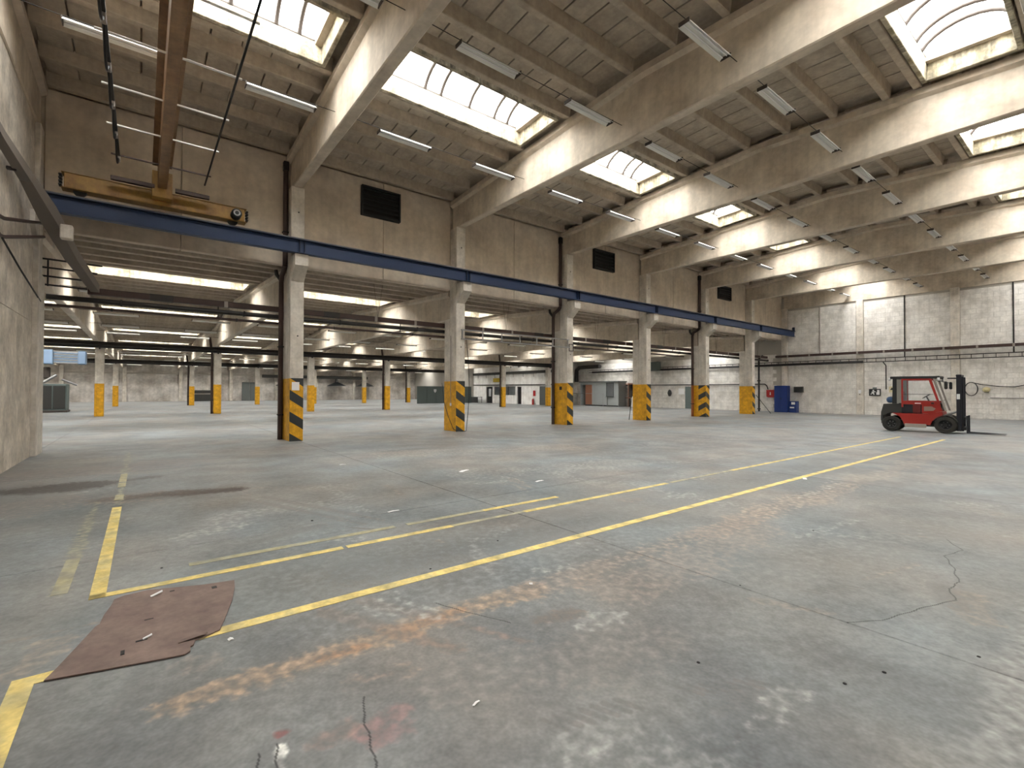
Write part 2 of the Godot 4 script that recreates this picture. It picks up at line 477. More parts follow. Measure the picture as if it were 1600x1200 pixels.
# scuffs, tyre smears and dull patches scattered over the concrete
func add_scuffs() -> void:
	var r := RandomNumberGenerator.new(); r.seed = 41
	for i in 330:
		var x := r.randf_range(-2.0, 12.0) if i < 210 else r.randf_range(4.0, 38.0)
		var z := r.randf_range(-11.0, -0.2) if i < 210 else r.randf_range(-30.0, -1.0)
		var ang := r.randf_range(-0.5, 0.5) + (PI * 0.5 if r.randf() < 0.3 else 0.0)
		var ln := r.randf_range(0.05, 0.9) * (1.0 if i < 210 else 2.5)
		var rad := r.randf_range(0.012, 0.09) * (1.0 if i < 210 else 2.2)
		var pick := r.randf()
		var tone := r.randf_range(-0.03, 0.03)
		var c := Color(0.56 + tone, 0.56 + tone, 0.548 + tone)
		if pick > 0.40: c = Color(0.385 + tone, 0.385 + tone, 0.38 + tone)
		if pick > 0.85: c = Color(0.52 + tone, 0.465 + tone, 0.42 + tone)
		STAINS.append([x, z, x + cos(ang) * ln, z + sin(ang) * ln, rad, c, r.randf_range(0.22, 0.5), 1.6])
	# tread marks: short parallel bars
	for t in [[1.55, -1.75, 0.3], [2.3, -1.5, 0.5], [3.3, -3.1, 0.2], [4.2, -1.6, 0.4], [5.2, -1.9, 0.2], [1.9, -5.6, 0.9]]:
		for q in 7:
			var a := V(t[0] + 0.07 * q * cos(t[2]), 0, t[1] + 0.07 * q * sin(t[2]))
			STAINS.append([a.x, a.z, a.x + 0.05, a.z + 0.12, 0.012, Color(0.36, 0.345, 0.335), 0.5, 1.2])

func build_floor() -> void:
	add_scuffs()
	var floor_node := struct("floor")
	var fa := Vector2(-2.13, -11.9); var fb := Vector2(9.87, 2.1)
	var ca := Vector2(-20.13, -80.0); var cb := Vector2(39.87, 2.1)
	var near_mat := StandardMaterial3D.new()
	near_mat.albedo_texture = floor_image(fa.x, fa.y, fb.x, fb.y, 1744, 2034)
	near_mat.roughness = 0.50
	var far_mat := StandardMaterial3D.new()
	far_mat.albedo_texture = floor_image(ca.x, ca.y, cb.x, cb.y, 1200, 1642)
	far_mat.roughness = 0.46
	part("sub_base", MB.new().span(V(-20.2, -0.35, -80.1), V(40.0, -0.16, 2.2)), M.concrete_edge, floor_node)
	var xs := [-20.13, -14.13, -8.13, -2.13, 3.87, 9.87, 15.87, 21.87, 27.87, 33.87, 39.87]
	var zs := [2.1, -5.9, -11.9, -16.3, -22.3, -28.3, -34.3, -40.3, -46.3, -52.3, -58.3, -64.3, -72.3, -80.0]
	for zi in zs.size() - 1:
		for xi in xs.size() - 1:
			if zi < 3 and xi < 3: continue
			var near: bool = zs[zi + 1] > -12.0 and xs[xi] > -3.0 and xs[xi + 1] < 10.0
			mi("concrete_slab", slab_mesh(xs[xi], zs[zi + 1], xs[xi + 1], zs[zi], fa if near else ca, fb if near else cb), near_mat if near else far_mat, floor_node)
	# painted lines
	var line := func(xa: float, za: float, xb: float, zb: float, m: Material) -> void:
		part("yellow_line", MB.new().span(V(xa, 0.0005, za), V(xb, 0.003, zb)), m, floor_node)
	line.call(0.3, -3.745, 21.2, -3.64, M.line_yellow)
	line.call(-0.55, -3.745, -0.2, -3.64, M.line_yellow)
	line.call(-0.55, -3.64, -0.45, 2.0, M.line_yellow)
	line.call(-0.31, -4.92, 1.62, -4.83, M.line_yellow)
	line.call(1.66, -4.92, 2.9, -4.83, M.line_yellow)
	line.call(2.9, -4.915, 4.0, -4.84, M.line_faded)
	line.call(4.0, -4.92, 7.2, -4.83, M.line_yellow)
	line.call(7.3, -4.91, 9.4, -4.84, M.line_faded)
	line.call(9.4, -4.92, 21.25, -4.83, M.line_yellow)
	line.call(0.35, -5.30, 2.35, -5.21, M.line_faded)
	line.call(2.5, -5.30, 3.6, -5.21, M.line_faded)
	line.call(3.6, -5.30, 4.95, -5.21, M.line_yellow)
	line.call(-0.31, -8.4, -0.21, -4.83, M.line_yellow)
	line.call(-0.31, -9.35, -0.21, -8.95, M.line_faded)
	line.call(-0.31, -11.6, -0.21, -10.1, M.line_faded)
	line.call(-0.55, -6.1, -0.45, -5.1, M.line_faded)

# ------------------------------------------------------------------ walls
func build_walls() -> void:
	# left wall: panels with narrow joints
	var wl := struct("wall_left")
	var z := 2.0
	while z > ZF + 0.1:
		var z2 := maxf(z - 6.0, ZF)
		for y in [[0.0, 3.2], [3.206, 6.4], [6.406, 9.6]]:
			part("wall_panel", MB.new().bev(V(-2.25, (y[0] + y[1]) * 0.5, (z + z2) * 0.5), V(0.30, y[1] - y[0], z - z2 - 0.006), 0.006), M.left_wall, wl)
		z = z2
	part("wall_core", MB.new().span(V(-2.6, -0.1, 2.0), V(-2.41, 9.9, -16.4)), M.left_wall, wl)
	var wb := struct("wall_back")
	part("wall_face", MB.new().span(V(-2.6, -0.1, 2.0), V(40.0, 9.9, 2.3)), M.wall, wb)
	# upper wall above the column row, two panels a bay
	var wm := struct("wall_middle")
	for k in range(-1, 6):
		var xa := COLX + 6 * k + 0.205; var xb := COLX + 6 * (k + 1) - 0.205
		if k == 5: xb = 39.4
		var xm := (xa + xb) * 0.5
		for q in [[xa, xm - 0.004], [xm + 0.004, xb]]:
			part("wall_panel", MB.new().bev(V((q[0] + q[1]) * 0.5, 7.33, -16.45), V(q[1] - q[0], 3.52, 0.2), 0.02), M.wall, wm)
	part("wall_core", MB.new().span(V(-20.3, 5.75, -16.75), V(40.0, 10.0, -16.56)), M.wall, wm)
	part("corner_fill", MB.new().span(V(-2.62, 5.5, -16.56), V(-1.996, 10.0, -16.405)), M.wall, wm)
	# far end wall of blocks with pilasters
	var wr := struct("wall_right")
	part("wall_core", MB.new().span(V(39.403, -0.1, -80.0), V(39.9, 10.0, 2.1)), M.mortar, wr)
	part("lintel_band", MB.new().bev(V(39.42, 8.75, -7.05), V(0.20, 1.62, 18.2), 0.01), M.beam, wr)
	for zz in [-16.1, -11.2, -6.3, -1.4]:
		part("pilaster", MB.new().bev(V(39.36, 4.0, zz), V(0.24, 8.0, 0.42), 0.015), M.column, wr)
	var rng := RandomNumberGenerator.new(); rng.seed = 7
	var variants: Array = []
	for q in 4:
		variants.append(MB.new().bev(Vector3.ZERO, V(0.10, 0.290, 0.490), 0.006).done())
	var rest := MB.new()
	var made := 0
	for row in 26:
		var y := 0.15 + row * 0.3
		var bays := [[-15.88, -11.42], [-10.98, -6.52], [-6.08, -1.62]]
		for bi in 3:
			var a: float = bays[2 - bi][0]; var bnd: float = bays[2 - bi][1]
			var ends: Array = [bnd]
			var cut: float = bnd - (0.5 if row % 2 == 0 else 0.25)
			while cut > a + 0.1:
				ends.append(cut); cut -= 0.5
			ends.append(a)
			for e in ends.size() - 1:
				var zm: float = (ends[e] + ends[e + 1]) * 0.5
				var len: float = ends[e] - ends[e + 1]
				if zm > -3.0: continue
				var at := V(39.44 + rng.randf() * 0.008, y, zm)
				if made < 300 and y > 0.4 and zm > -12.6 and absf(len - 0.5) < 0.01:
					mi("block", variants[made % 4], M.block, wr, at); made += 1
				else:
					rest.bev(at, V(0.10, 0.290, len - 0.010), 0.006)
	# continuing along the low hall
	for row in 15:
		var y := 0.15 + row * 0.3
		var zz := -17.0 - (0.25 if row % 2 else 0.0)
		while zz > -39.0:
			rest.box(V(39.44 + rng.randf() * 0.006, y, zz), V(0.10, 0.288, 0.488))
			zz -= 0.5
	part("blockwork", rest, M.block, wr).set_meta("kind", "stuff")
	# low hall: rear and left walls
	var wf := struct("wall_rear")
	part("wall_face", MB.new().span(V(-20.3, -0.1, -80.0), V(39.9, 7.5, -79.7)), M.back_wall, wf)
	for k in range(-3, 6):
		part("pilaster", MB.new().bev(V(COLX + 6 * k + 0.3, 2.3, -79.6), V(0.42, 4.6, 0.3), 0.02), M.column, wf)
	part("ledge", MB.new().bev(V(10.0, 3.75, -79.62), V(59.5, 0.18, 0.16), 0.02), M.mortar, wf)
	var ws := struct("wall_side")
	part("wall_face", MB.new().span(V(-20.3, -0.1, -80.0), V(-20.0, 7.5, -16.5)), M.back_wall, ws)
	part("wall_face", MB.new().span(V(-20.0, -0.1, -16.75), V(-2.42, 7.5, -16.4)), M.left_wall, ws)

# ------------------------------------------------------------------ roofs
# tapered beam running along z; bottom flat, top rising to the ridge
func beam_mesh(za: float, zb: float, bottom: float, top_end: float, top_mid: float, web: float, flange: float, th: float) -> ArrayMesh:
	var b := MB.new()
	var zm := (za + zb) * 0.5
	var rings: Array = []
	for q in [[za, top_end], [zm, top_mid], [zb, top_end]]:
		var w := web * 0.5; var f := flange * 0.5; var y: float = q[1]; var zz: float = q[0]; var c := 0.025
		rings.append([V(-w + c, bottom, zz), V(w - c, bottom, zz), V(w, bottom + c, zz), V(w, y - th - 0.07, zz), V(f, y - th, zz), V(f, y, zz), V(-f, y, zz), V(-f, y - th, zz), V(-w, y - th - 0.07, zz), V(-w, bottom + c, zz)])
	b.loft(rings, false)
	for e in [[rings[0], 1.0], [rings[2], -1.0]]:
		var p: Array = e[0]
		for tr3 in [[0, 1, 2], [0, 2, 9], [9, 2, 3], [9, 3, 8], [8, 3, 4], [8, 4, 7], [7, 4, 5], [7, 5, 6]]:
			if e[1] > 0: b.tri(p[tr3[0]], p[tr3[1]], p[tr3[2]])
			else: b.tri(p[tr3[0]], p[tr3[2]], p[tr3[1]])
	return b.done()

# rib with slightly tapered sides, along x, length L, centred
func rib_mesh(L: float) -> ArrayMesh:
	var p := PackedVector2Array([Vector2(-0.085, 0.015), Vector2(-0.07, 0), Vector2(0.07, 0), Vector2(0.085, 0.015), Vector2(0.13, 0.33), Vector2(-0.13, 0.33)])
	return MB.new().prism(p, -L * 0.5, L * 0.5, Transform3D(Basis(Vector3.UP, PI / 2), Vector3.ZERO)).done()

# skylight standing on the roof between two beams: curbs, bars, arched pane. Origin: middle of the opening, lower edge of the curbs
func make_skylight(label: String, group: String, L: float, W: float) -> Node3D:
	var s := thing("skylight", label, "skylight", Vector3.ZERO, 0.0, group)
	var hc := 0.50
	for sz in [-1.0, 1.0]:
		part("curb", MB.new().bev(V(0, hc * 0.5, sz * (W * 0.5 + 0.05)), V(L + 0.2, hc, 0.10), 0.012), M.curb, s)
		part("frame_bar", MB.new().bev(V(0, hc + 0.02, sz * (W * 0.5 + 0.03)), V(L + 0.1, 0.04, 0.06), 0.006), M.lamp_dark, s)
	for sx in [-1.0, 1.0]:
		part("curb", MB.new().bev(V(sx * (L * 0.5 + 0.05), hc * 0.5, 0), V(0.10, hc, W), 0.012), M.curb, s)
		part("frame_bar", MB.new().bev(V(sx * (L * 0.5 + 0.03), hc + 0.02, 0), V(0.06, 0.04, W), 0.006), M.lamp_dark, s)
	var arc := func(r_add: float) -> Array:
		var pts: Array = []
		for i in 11:
			var a := PI * (0.12 + 0.76 * i / 10.0)
			var x: float = -cos(a) / cos(PI * 0.12) * (W * 0.5 + 0.02)
			pts.append(Vector2(x, hc + 0.03 + (sin(a) - sin(PI * 0.12)) * 0.62 + r_add))
		return pts
	var pane := MB.new()
	var pa: Array = arc.call(0.02)
	for i in 10:
		var p: Vector2 = pa[i]; var q: Vector2 = pa[i + 1]
		pane.quad(V(-L * 0.5, p.y, p.x), V(-L * 0.5, q.y, q.x), V(L * 0.5, q.y, q.x), V(L * 0.5, p.y, p.x))
	part("arched_pane", pane, M.skylight, s)
	for sx in [-1.0, 1.0]:
		var end := MB.new()
		for i in 10:
			end.tri(V(sx * L * 0.5, hc + 0.04, 0), V(sx * L * 0.5, pa[i].y, pa[i].x), V(sx * L * 0.5, pa[i + 1].y, pa[i + 1].x))
		part("end_pane", end, M.skylight, s)
	var pb: Array = arc.call(-0.01)
	var bar_pts: Array = []
	for p2 in pb: bar_pts.append(V(0, p2.y, p2.x))
	var bar := MB.new().tube(bar_pts, 0.05, 6).done()
	for x in [-0.47, -0.17, -0.07, 0.12, 0.30, 0.40]:
		mi("glazing_bar", bar, M.lamp_dark, s, V(x * L, 0, 0))
	return s

func build_near_roof() -> void:
	# beams
	var bm := beam_mesh(2.0, -16.3, 8.0, 9.05, 9.55, 0.28, 0.52, 0.16)
	for k in range(-1, 7):
		var x := COLX + 6 * k
		if k == -1: x = -2.2
		if k == 6: x = 39.55
		var o := mi("roof_beam", bm, M.beam, self, V(x, 0, 0))
		tag(o, ["tapered concrete roof beam lying along the left wall", "tapered concrete roof beam on the column with paper notice", "tapered concrete roof beam on the column with hanging cable", "tapered concrete roof beam on the column with square bracket", "tapered concrete roof beam on the column with leaning pole", "tapered concrete roof beam on the chevron column", "tapered concrete roof beam on the last striped column", "concrete roof beam bedded in the blockwork end wall"][k + 1], "beam", "roof beams of the high hall")
	var ceil := struct("ceiling")
	var slots := [[-11.58, -9.92], [-2.95, -1.35]]
	var L := 5.5
	# closed deck above ribs
	var deck := MB.new()
	var cuts := [-16.72, slots[0][0] - 0.1, slots[0][1] + 0.1, NEAR_RIDGE, slots[1][0] - 0.1, slots[1][1] + 0.1, 2.1]
	for i in cuts.size() - 1:
		var a: float = cuts[i]; var b: float = cuts[i + 1]
		var ya := near_top(a) + 0.39; var yb := near_top(b) + 0.39
		var strips: Array = [[-2.6, 40.0]]
		if i == 1 or i == 4:
			strips = []
			for k in range(-1, 6):
				var c := COLX + 6 * k
				strips.append([c - (0.70 if k > -1 else 0.5), c + 0.70])
			strips.append([39.1, 40.0])
		for st in strips:
			var xa: float = st[0]; var xb: float = st[1]
			deck.loft([[V(xa, ya, a), V(xa, ya + 0.25, a), V(xb, ya + 0.25, a), V(xb, ya, a)], [V(xa, yb, b), V(xa, yb + 0.25, b), V(xb, yb + 0.25, b), V(xb, yb, b)]])
	part("roof_deck", deck, M.deck, ceil)
	# ribs
	var rib := rib_mesh(L)
	var rib_z := [-16.15, -15.0, -13.8, -12.6, -11.78, -9.72, -8.7, -7.5, -6.27, -5.02, -3.8, -3.15, -1.15, 0.1, 1.3]
	for k in range(-1, 6):
		var xc := COLX + 6 * k + 3.0
		if k == 5: xc = 36.65
		for zr in rib_z:
			if k > 2 and zr > -3.0: continue
			mi("rib", rib, M.deck, ceil, V(xc, near_top(zr), zr))
	# boards between the ribs
	var n_made := 0
	var rest := MB.new()
	var pieces := {}
	for k in [0, 1, -1, 2, 3, 4, 5]:
		for i in rib_z.size() - 1:
			var za: float = rib_z[i] + 0.11; var zb: float = rib_z[i + 1] - 0.11
			if zb - za < 0.3 or (za < -11 and zb > -10) or (za < -2.9 and zb > -1.5): continue
			if k > 2 and za > -4.0: continue
			var zc := (za + zb) * 0.5
			var key := "%.2f" % (zb - za)
			if not pieces.has(key):
				pieces[key] = MB.new().bev(Vector3.ZERO, V(0.578, 0.09, zb - za), 0.008).done()
			var tilt := (near_top(zb) - near_top(za)) / (zb - za)
			for j in 9:
				var x: float = COLX + 6 * k + 0.56 + 0.61 * j
				var at := V(x, near_top(zc) + 0.335, zc)
				var bas := Basis(Vector3.RIGHT, -atan(tilt))
				if n_made < 300 and absf(za + 8.0) < 7.5:
					var o := mi("ceiling_board", pieces[key], M.deck, ceil, at)
					o.basis = bas
					n_made += 1
				else:
					rest.bev(Vector3.ZERO, V(0.578, 0.09, zb - za), 0.008, Transform3D(bas, at))
	part("ceiling_boards", rest, M.deck, ceil).set_meta("kind", "stuff")
	# skylights
	var sky0 := make_skylight("arched roof skylight between concrete beams of the high hall", "skylights of the high hall", 4.9, 1.56)
	var first := true
	for k in range(-1, 6):
		for s in slots:
			var zc: float = (s[0] + s[1]) * 0.5
			var at := V(COLX + 6 * k + 3.0 - (0.15 if k == 5 else 0.0), near_top(s[0] if s[0] < NEAR_RIDGE else s[1]) + 0.02, zc)
			var o: Node3D = sky0
			if first: o.position = at
			else: o = dup(sky0, at)
			o.set_meta("label", ("arched skylight on the column side of the ridge, in " if zc < NEAR_RIDGE else "arched skylight on the far side of the ridge, in ") + BAYS[k + 1])
			o.rotation.x = atan(0.054) * (-1.0 if zc < NEAR_RIDGE else 1.0)
			first = false

func build_low_roof() -> void:
	var ceil := struct("ceiling")
	var bm := beam_mesh(0.05, -LOW_SPAN + 0.05, 4.45, 5.52, 6.1, 0.26, 0.46, 0.14)
	var L := 5.6
	var rib := rib_mesh(L)
	var deck := MB.new()
	var offs := [4.75, 6.35, 14.75, 16.35]
	var n_rib := 0
	var rest_ribs := MB.new()
	for s in 3:
		var z0 := LOW_Z0 - LOW_SPAN * s
		for k in range(-3, 6):
			var o := mi("roof_beam", bm, M.beam, self, V(COLX + 6 * k, 0, z0))
			tag(o, "tapered concrete roof beam of the low hall on yellow-footed columns", "beam", "roof beams of the low hall")
		var cuts := [0.0, offs[0] - 0.1, offs[1] + 0.1, LOW_SPAN * 0.5, offs[2] - 0.1, offs[3] + 0.1, LOW_SPAN]
		for i in cuts.size() - 1:
			var za: float = z0 - cuts[i] - 0.001; var zb: float = z0 - cuts[i + 1] + 0.001
			var ya := low_top(za) + 0.34; var yb := low_top(zb) + 0.34
			var strips: Array = [[-20.2, 40.0]]
			if i == 1 or i == 4:
				strips = []
				for k in range(-4, 6):
					strips.append([COLX + 6 * k - 0.62, COLX + 6 * k + 0.62])
				strips.append([39.0, 40.0])
			for st in strips:
				var xa: float = st[0]; var xb: float = st[1]
				deck.loft([[V(xa, yb, zb), V(xa, yb + 0.25, zb), V(xb, yb + 0.25, zb), V(xb, yb, zb)], [V(xa, ya, za), V(xa, ya + 0.25, za), V(xb, ya + 0.25, za), V(xb, ya, za)]])
		var rib_o := [0.35, 1.3, 2.5, 3.7, 4.5, 6.6, 7.7, 8.9, 10.1, 11.3, 12.5, 13.7, 14.5, 16.6, 17.8, 19.0, 20.2]
		for k in range(-3, 6):
			for ro in rib_o:
				var at := V(COLX + 6 * k + 3.0 - (0.05 if k == 5 else 0.0), low_top(z0 - ro), z0 - ro)
				if n_rib < 300:
					mi("rib", rib, M.deck, ceil, at); n_rib += 1
				else:
					rest_ribs.box(at + V(0, 0.165, 0), V(L, 0.33, 0.2))
	part("roof_deck", deck, M.deck, ceil)
	part("ribs", rest_ribs, M.deck, ceil).set_meta("kind", "stuff")
	var sky0: Node3D = null
	for s in 3:
		for k in range(-3, 6):
			for q in [0, 2]:
				var zc: float = LOW_Z0 - LOW_SPAN * s - (offs[q] + offs[q + 1]) * 0.5
				var edge: float = LOW_Z0 - LOW_SPAN * s - (offs[0] if q == 0 else offs[3])
				var at := V(COLX + 6 * k + 3.0 - (0.2 if k == 5 else 0.0), low_top(edge) + 0.02, zc)
				if sky0 == null:
					sky0 = make_skylight("arched roof skylight in the ceiling of the low hall", "skylights of the low hall", 5.0, 1.5)
					sky0.position = at
				else:
					dup(sky0, at)

# ------------------------------------------------------------------ columns
func stripe_polys(w: float, h: float, up_right: bool, start: float) -> Array:
	var out: Array = []
	var rect := PackedVector2Array([Vector2(0, 0), Vector2(w, 0), Vector2(w, h), Vector2(0, h)])
	var drop := 0.27
	var y := start
	while y < h + 0.6:
		var l0 := y; var l1 := y + 0.31
		var p := PackedVector2Array([Vector2(0, l0), Vector2(w, l0 - drop), Vector2(w, l1 - drop), Vector2(0, l1)])
		if up_right: p = PackedVector2Array([Vector2(0, l0 - drop), Vector2(w, l0), Vector2(w, l1), Vector2(0, l1 - drop)])
		for r in Geometry2D.intersect_polygons(p, rect): out.append(r)
		y += 0.675
	return out

func build_columns() -> void:
	var labels := [
		"end column of the row standing against the left concrete wall",
		"striped hazard column with white notice sheet and brown downpipe",
		"striped hazard column with hanging loop of cable and junction box",
		"striped hazard column with brown downpipe and small square bracket",
		"striped hazard column with pole leaning on its yellow foot",
		"hazard column with black chevrons on two faces beside orange pipe",
		"striped hazard column nearest the blue cabinet and end wall"]
	for k in range(-1, 6):
		var x := COLX + 6 * k
		var c := thing("concrete_column", labels[k + 1], "column", V(x, 0, -16.15))
		# front shaft up to the beam, rear shaft of the low hall
		part("shaft", MB.new().bev(V(0, 4.0, 0), V(0.40, 8.0, 0.50), 0.012), M.column, c)
		part("rear_shaft", MB.new().bev(V(0, 2.22, -0.46), V(0.40, 4.44, 0.40), 0.012), M.column, c)
		# corbel: local x of the profile is +z in the hall
		var prof := PackedVector2Array([Vector2(0, 5.02), Vector2(0.49, 5.42), Vector2(0.49, 5.765), Vector2(0, 5.765)])
		part("corbel", MB.new().prism(prof, -0.19, 0.19, Transform3D(Basis(V(0, 0, 1), V(0, 1, 0), V(-1, 0, 0)), V(0, 0, 0.25))), M.column, c)
		if k == -1: continue
		var ym := 1.97
		part("yellow_paint", MB.new().bev(V(0, ym * 0.5, 0), V(0.408, ym, 0.508), 0.012), M.column_yellow, c)
		part("yellow_paint", MB.new().bev(V(0, ym * 0.5, -0.46), V(0.408, ym, 0.408), 0.012), M.column_yellow, c)
		for r in stripe_polys(0.40, ym, false, -0.05):
			part("black_stripe", MB.new().prism(r, 0.254, 0.2565, Transform3D(Basis.IDENTITY, V(-0.20, 0, 0))), M.hazard_black, c)
		if k == 4:
			for r in stripe_polys(0.5, ym, true, -0.05):
				part("black_stripe", MB.new().prism(r, 0.204, 0.2065, Transform3D(Basis(V(0, 0, 1), V(0, 1, 0), V(-1, 0, 0)), V(0, 0, -0.25))), M.hazard_black, c)
		# anchor bolt holes as small dark plugs
		for y in [3.3, 7.2]:
			part("bolt", MB.new().lathe([Vector2(0, 0.012), Vector2(0.022, 0.012), Vector2(0.025, 0)], 8, Transform3D(Basis(Vector3.RIGHT, PI / 2), V(0.02, y, 0.25))), M.cable, c)
	# white notice on the first column
	tag(part("notice_sheet", MB.new().box(V(0, 0, 0), V(0.22, 0.26, 0.004)), M.paper, self, V(3.77, 1.72, -15.888)), "white paper notice taped to the striped hazard column", "notice")
	# low hall columns
	var proto: Node3D = null
	for s in [1, 2]:
		for k in range(-2, 6):
			var at := V(COLX + 6 * k + 0.15, 0, LOW_Z0 - LOW_SPAN * s + 0.2)
			if proto == null:
				proto = thing("concrete_column", "slim concrete column with plain yellow foot inside the low hall", "column", at, 0.0, "columns of the low hall")
				part("shaft", MB.new().bev(V(0, 2.22, 0), V(0.42, 4.44, 0.42), 0.015), M.column, proto)
				part("yellow_paint", MB.new().bev(V(0, 0.98, 0), V(0.43, 1.96, 0.43), 0.015), M.column_yellow, proto)
			else:
				var o: Node3D = proto.duplicate()
				o.name = numbered("concrete_column"); add_child(o); o.position = at

# ------------------------------------------------------------------ crane
func build_crane() -> void:
	var zc := -15.42
	var rail := thing("crane_rail_beam", "long dark blue steel crane rail beam resting on column corbels", "crane rail", V(0, 0, zc))
	var x0 := -1.95; var x1 := 39.35
	part("web", MB.new().span(V(x0, 5.79, -0.012), V(x1, 6.17, 0.012)), M.rail_blue, rail)
	part("bottom_flange", MB.new().bev(V((x0 + x1) * 0.5, 5.785, 0), V(x1 - x0, 0.025, 0.20), 0.004), M.rail_blue, rail)
	part("top_flange", MB.new().bev(V((x0 + x1) * 0.5, 6.185, 0), V(x1 - x0, 0.03, 0.24), 0.004), M.rail_blue_dark, rail)
	part("running_rail", MB.new().bev(V((x0 + x1) * 0.5, 6.225, 0), V(x1 - x0, 0.05, 0.06), 0.006), M.rail_steel, rail)
	for k in range(0, 6):
		var x := COLX + 6 * k
		for d in [-0.07, 0.07]:
			part("stiffener", MB.new().span(V(x + d - 0.006, 5.80, -0.095), V(x + d + 0.006, 6.17, 0.095)), M.rail_blue_dark, rail)
		part("bearing_plate", MB.new().bev(V(x, 5.769, 0), V(0.30, 0.008, 0.26), 0.002), M.rail_blue_dark, rail)
	part("end_stop", MB.new().bev(V(x1 - 0.15, 6.34, 0), V(0.12, 0.30, 0.16), 0.01), M.rail_blue_dark, rail)
	# bridge crane
	var cr := thing("bridge_crane", "yellow overhead bridge crane girder with end carriage on blue rail", "crane", V(0, 0, 0))
	var ec := part("end_carriage", MB.new().bev(V(0.35, 6.55, zc), V(3.75, 0.34, 0.30), 0.01).bev(V(0.35, 6.73, zc), V(3.85, 0.015, 0.34), 0.003).bev(V(0.35, 6.37, zc), V(3.85, 0.015, 0.34), 0.003), M.crane_yellow, cr)
	for x in [-1.25, 1.95]:
		part("wheel", MB.new().lathe([Vector2(0, -0.04), Vector2(0.13, -0.04), Vector2(0.13, 0.04), Vector2(0, 0.04)], 20, Transform3D(Basis(Vector3.RIGHT, PI / 2), V(x, 6.38, zc))), M.black, ec)
	for x in [-1.6, 2.3]:
		for y in [6.45, 6.53, 6.61, 6.69]:
			part("buffer_tooth", MB.new().bev(V(x, y, zc), V(0.06, 0.035, 0.2), 0.008), M.black, ec)
	part("name_plate", MB.new().box(V(0.28, 6.51, zc + 0.153), V(0.30, 0.05, 0.005)), plain(Color(0.72, 0.36, 0.18), 0.5), ec)
	var mot := part("motor", MB.new().lathe([Vector2(0, 0), Vector2(0.12, 0), Vector2(0.13, 0.02), Vector2(0.13, 0.26), Vector2(0.10, 0.30), Vector2(0, 0.30)], 18, Transform3D(Basis(Vector3.RIGHT, PI / 2), V(2.0, 6.49, zc + 0.15))), M.black, cr)
	part("fan_cover", MB.new().lathe([Vector2(0.05, 0.30), Vector2(0.085, 0.315), Vector2(0.085, 0.30)], 16, Transform3D(Basis(Vector3.RIGHT, PI / 2), V(2.0, 6.49, zc + 0.15))), M.steel, mot)
	# box girder above the carriage, along z
	part("girder", MB.new().bev(V(0.335, 7.06, -6.7), V(0.19, 0.66, 17.2), 0.006), M.crane_brown, cr)
	part("girder_flange", MB.new().bev(V(0.335, 7.40, -6.7), V(0.41, 0.025, 17.2), 0.003), M.crane_brown, cr)
	part("girder_head", MB.new().bev(V(0.335, 6.82, -15.25), V(0.42, 0.66, 0.55), 0.01), M.crane_yellow, cr)
	# festoon rail arms to both sides with conduit runs
	for z in [-14.2, -12.6, -11.0, -9.4, -7.8, -6.2]:
		part("cable_arm", MB.new().bev(V(0.335, 7.02, z), V(1.95, 0.03, 0.03), 0.004), M.lamp_white if z > -14 else M.pipe_brown, cr)
	part("side_bracket", MB.new().bev(V(-0.25, 6.74, -15.0), V(0.85, 0.10, 0.10), 0.008), M.pipe_brown, cr)
	part("side_bracket", MB.new().bev(V(0.98, 6.74, -15.0), V(0.75, 0.10, 0.10), 0.008), M.pipe_brown, cr)
	part("conduit_run", MB.new().tube([V(1.22, 6.95, -14.7), V(1.22, 6.95, -2.0)], 0.02, 6), M.cable, cr)
	part("festoon_track", MB.new().span(V(-0.53, 6.90, -14.2), V(-0.47, 6.96, -2.0)), M.cable, cr)
	for q in 9:
		var za := -14.0 + q * 1.3
		var loop: Array = []
		for i in 13:
			var a := i / 12.0
			loop.append(V(-0.50, 6.90 - 0.32 * (1.0 - pow(absf(2.0 * a - 1.0), 2.2)), za + 1.2 * a))
		part("festoon_cable", MB.new().tube(loop, 0.018, 6), M.cable, cr)
		part("cable_trolley", MB.new().bev(V(-0.50, 6.86, za), V(0.07, 0.12, 0.14), 0.01), M.duct_gray, cr)

# ------------------------------------------------------------------ lamps
func make_lamp(label: String, group: String) -> Node3D:
	var l := thing("strip_light", label, "strip light", Vector3.ZERO, 0.0, group)
	var prof := PackedVector2Array([Vector2(-0.12, 0.0), Vector2(-0.125, 0.01), Vector2(-0.06, 0.075), Vector2(0.06, 0.075), Vector2(0.125, 0.01), Vector2(0.12, 0.0), Vector2(0.05, 0.06), Vector2(-0.05, 0.06)])
	part("reflector", MB.new().prism(prof, -0.73, 0.73, Transform3D(Basis(Vector3.UP, PI / 2), Vector3.ZERO)), M.lamp_white, l)
	part("tube", MB.new().tube([V(-0.70, 0.03, -0.045), V(0.70, 0.03, -0.045)], 0.014, 6).tube([V(-0.70, 0.03, 0.045), V(0.70, 0.03, 0.045)], 0.014, 6), M.tube_white, l)
	for x in [-0.735, 0.735]:
		part("end_cap", MB.new().bev(V(x, 0.04, 0), V(0.02, 0.08, 0.22), 0.004), M.lamp_dark, l)
	for x in [-0.55, 0.55]:
		part("hook", MB.new().tube([V(x, 0.075, 0), V(x, 0.125, 0)], 0.006, 5), M.cable, l)
	return l

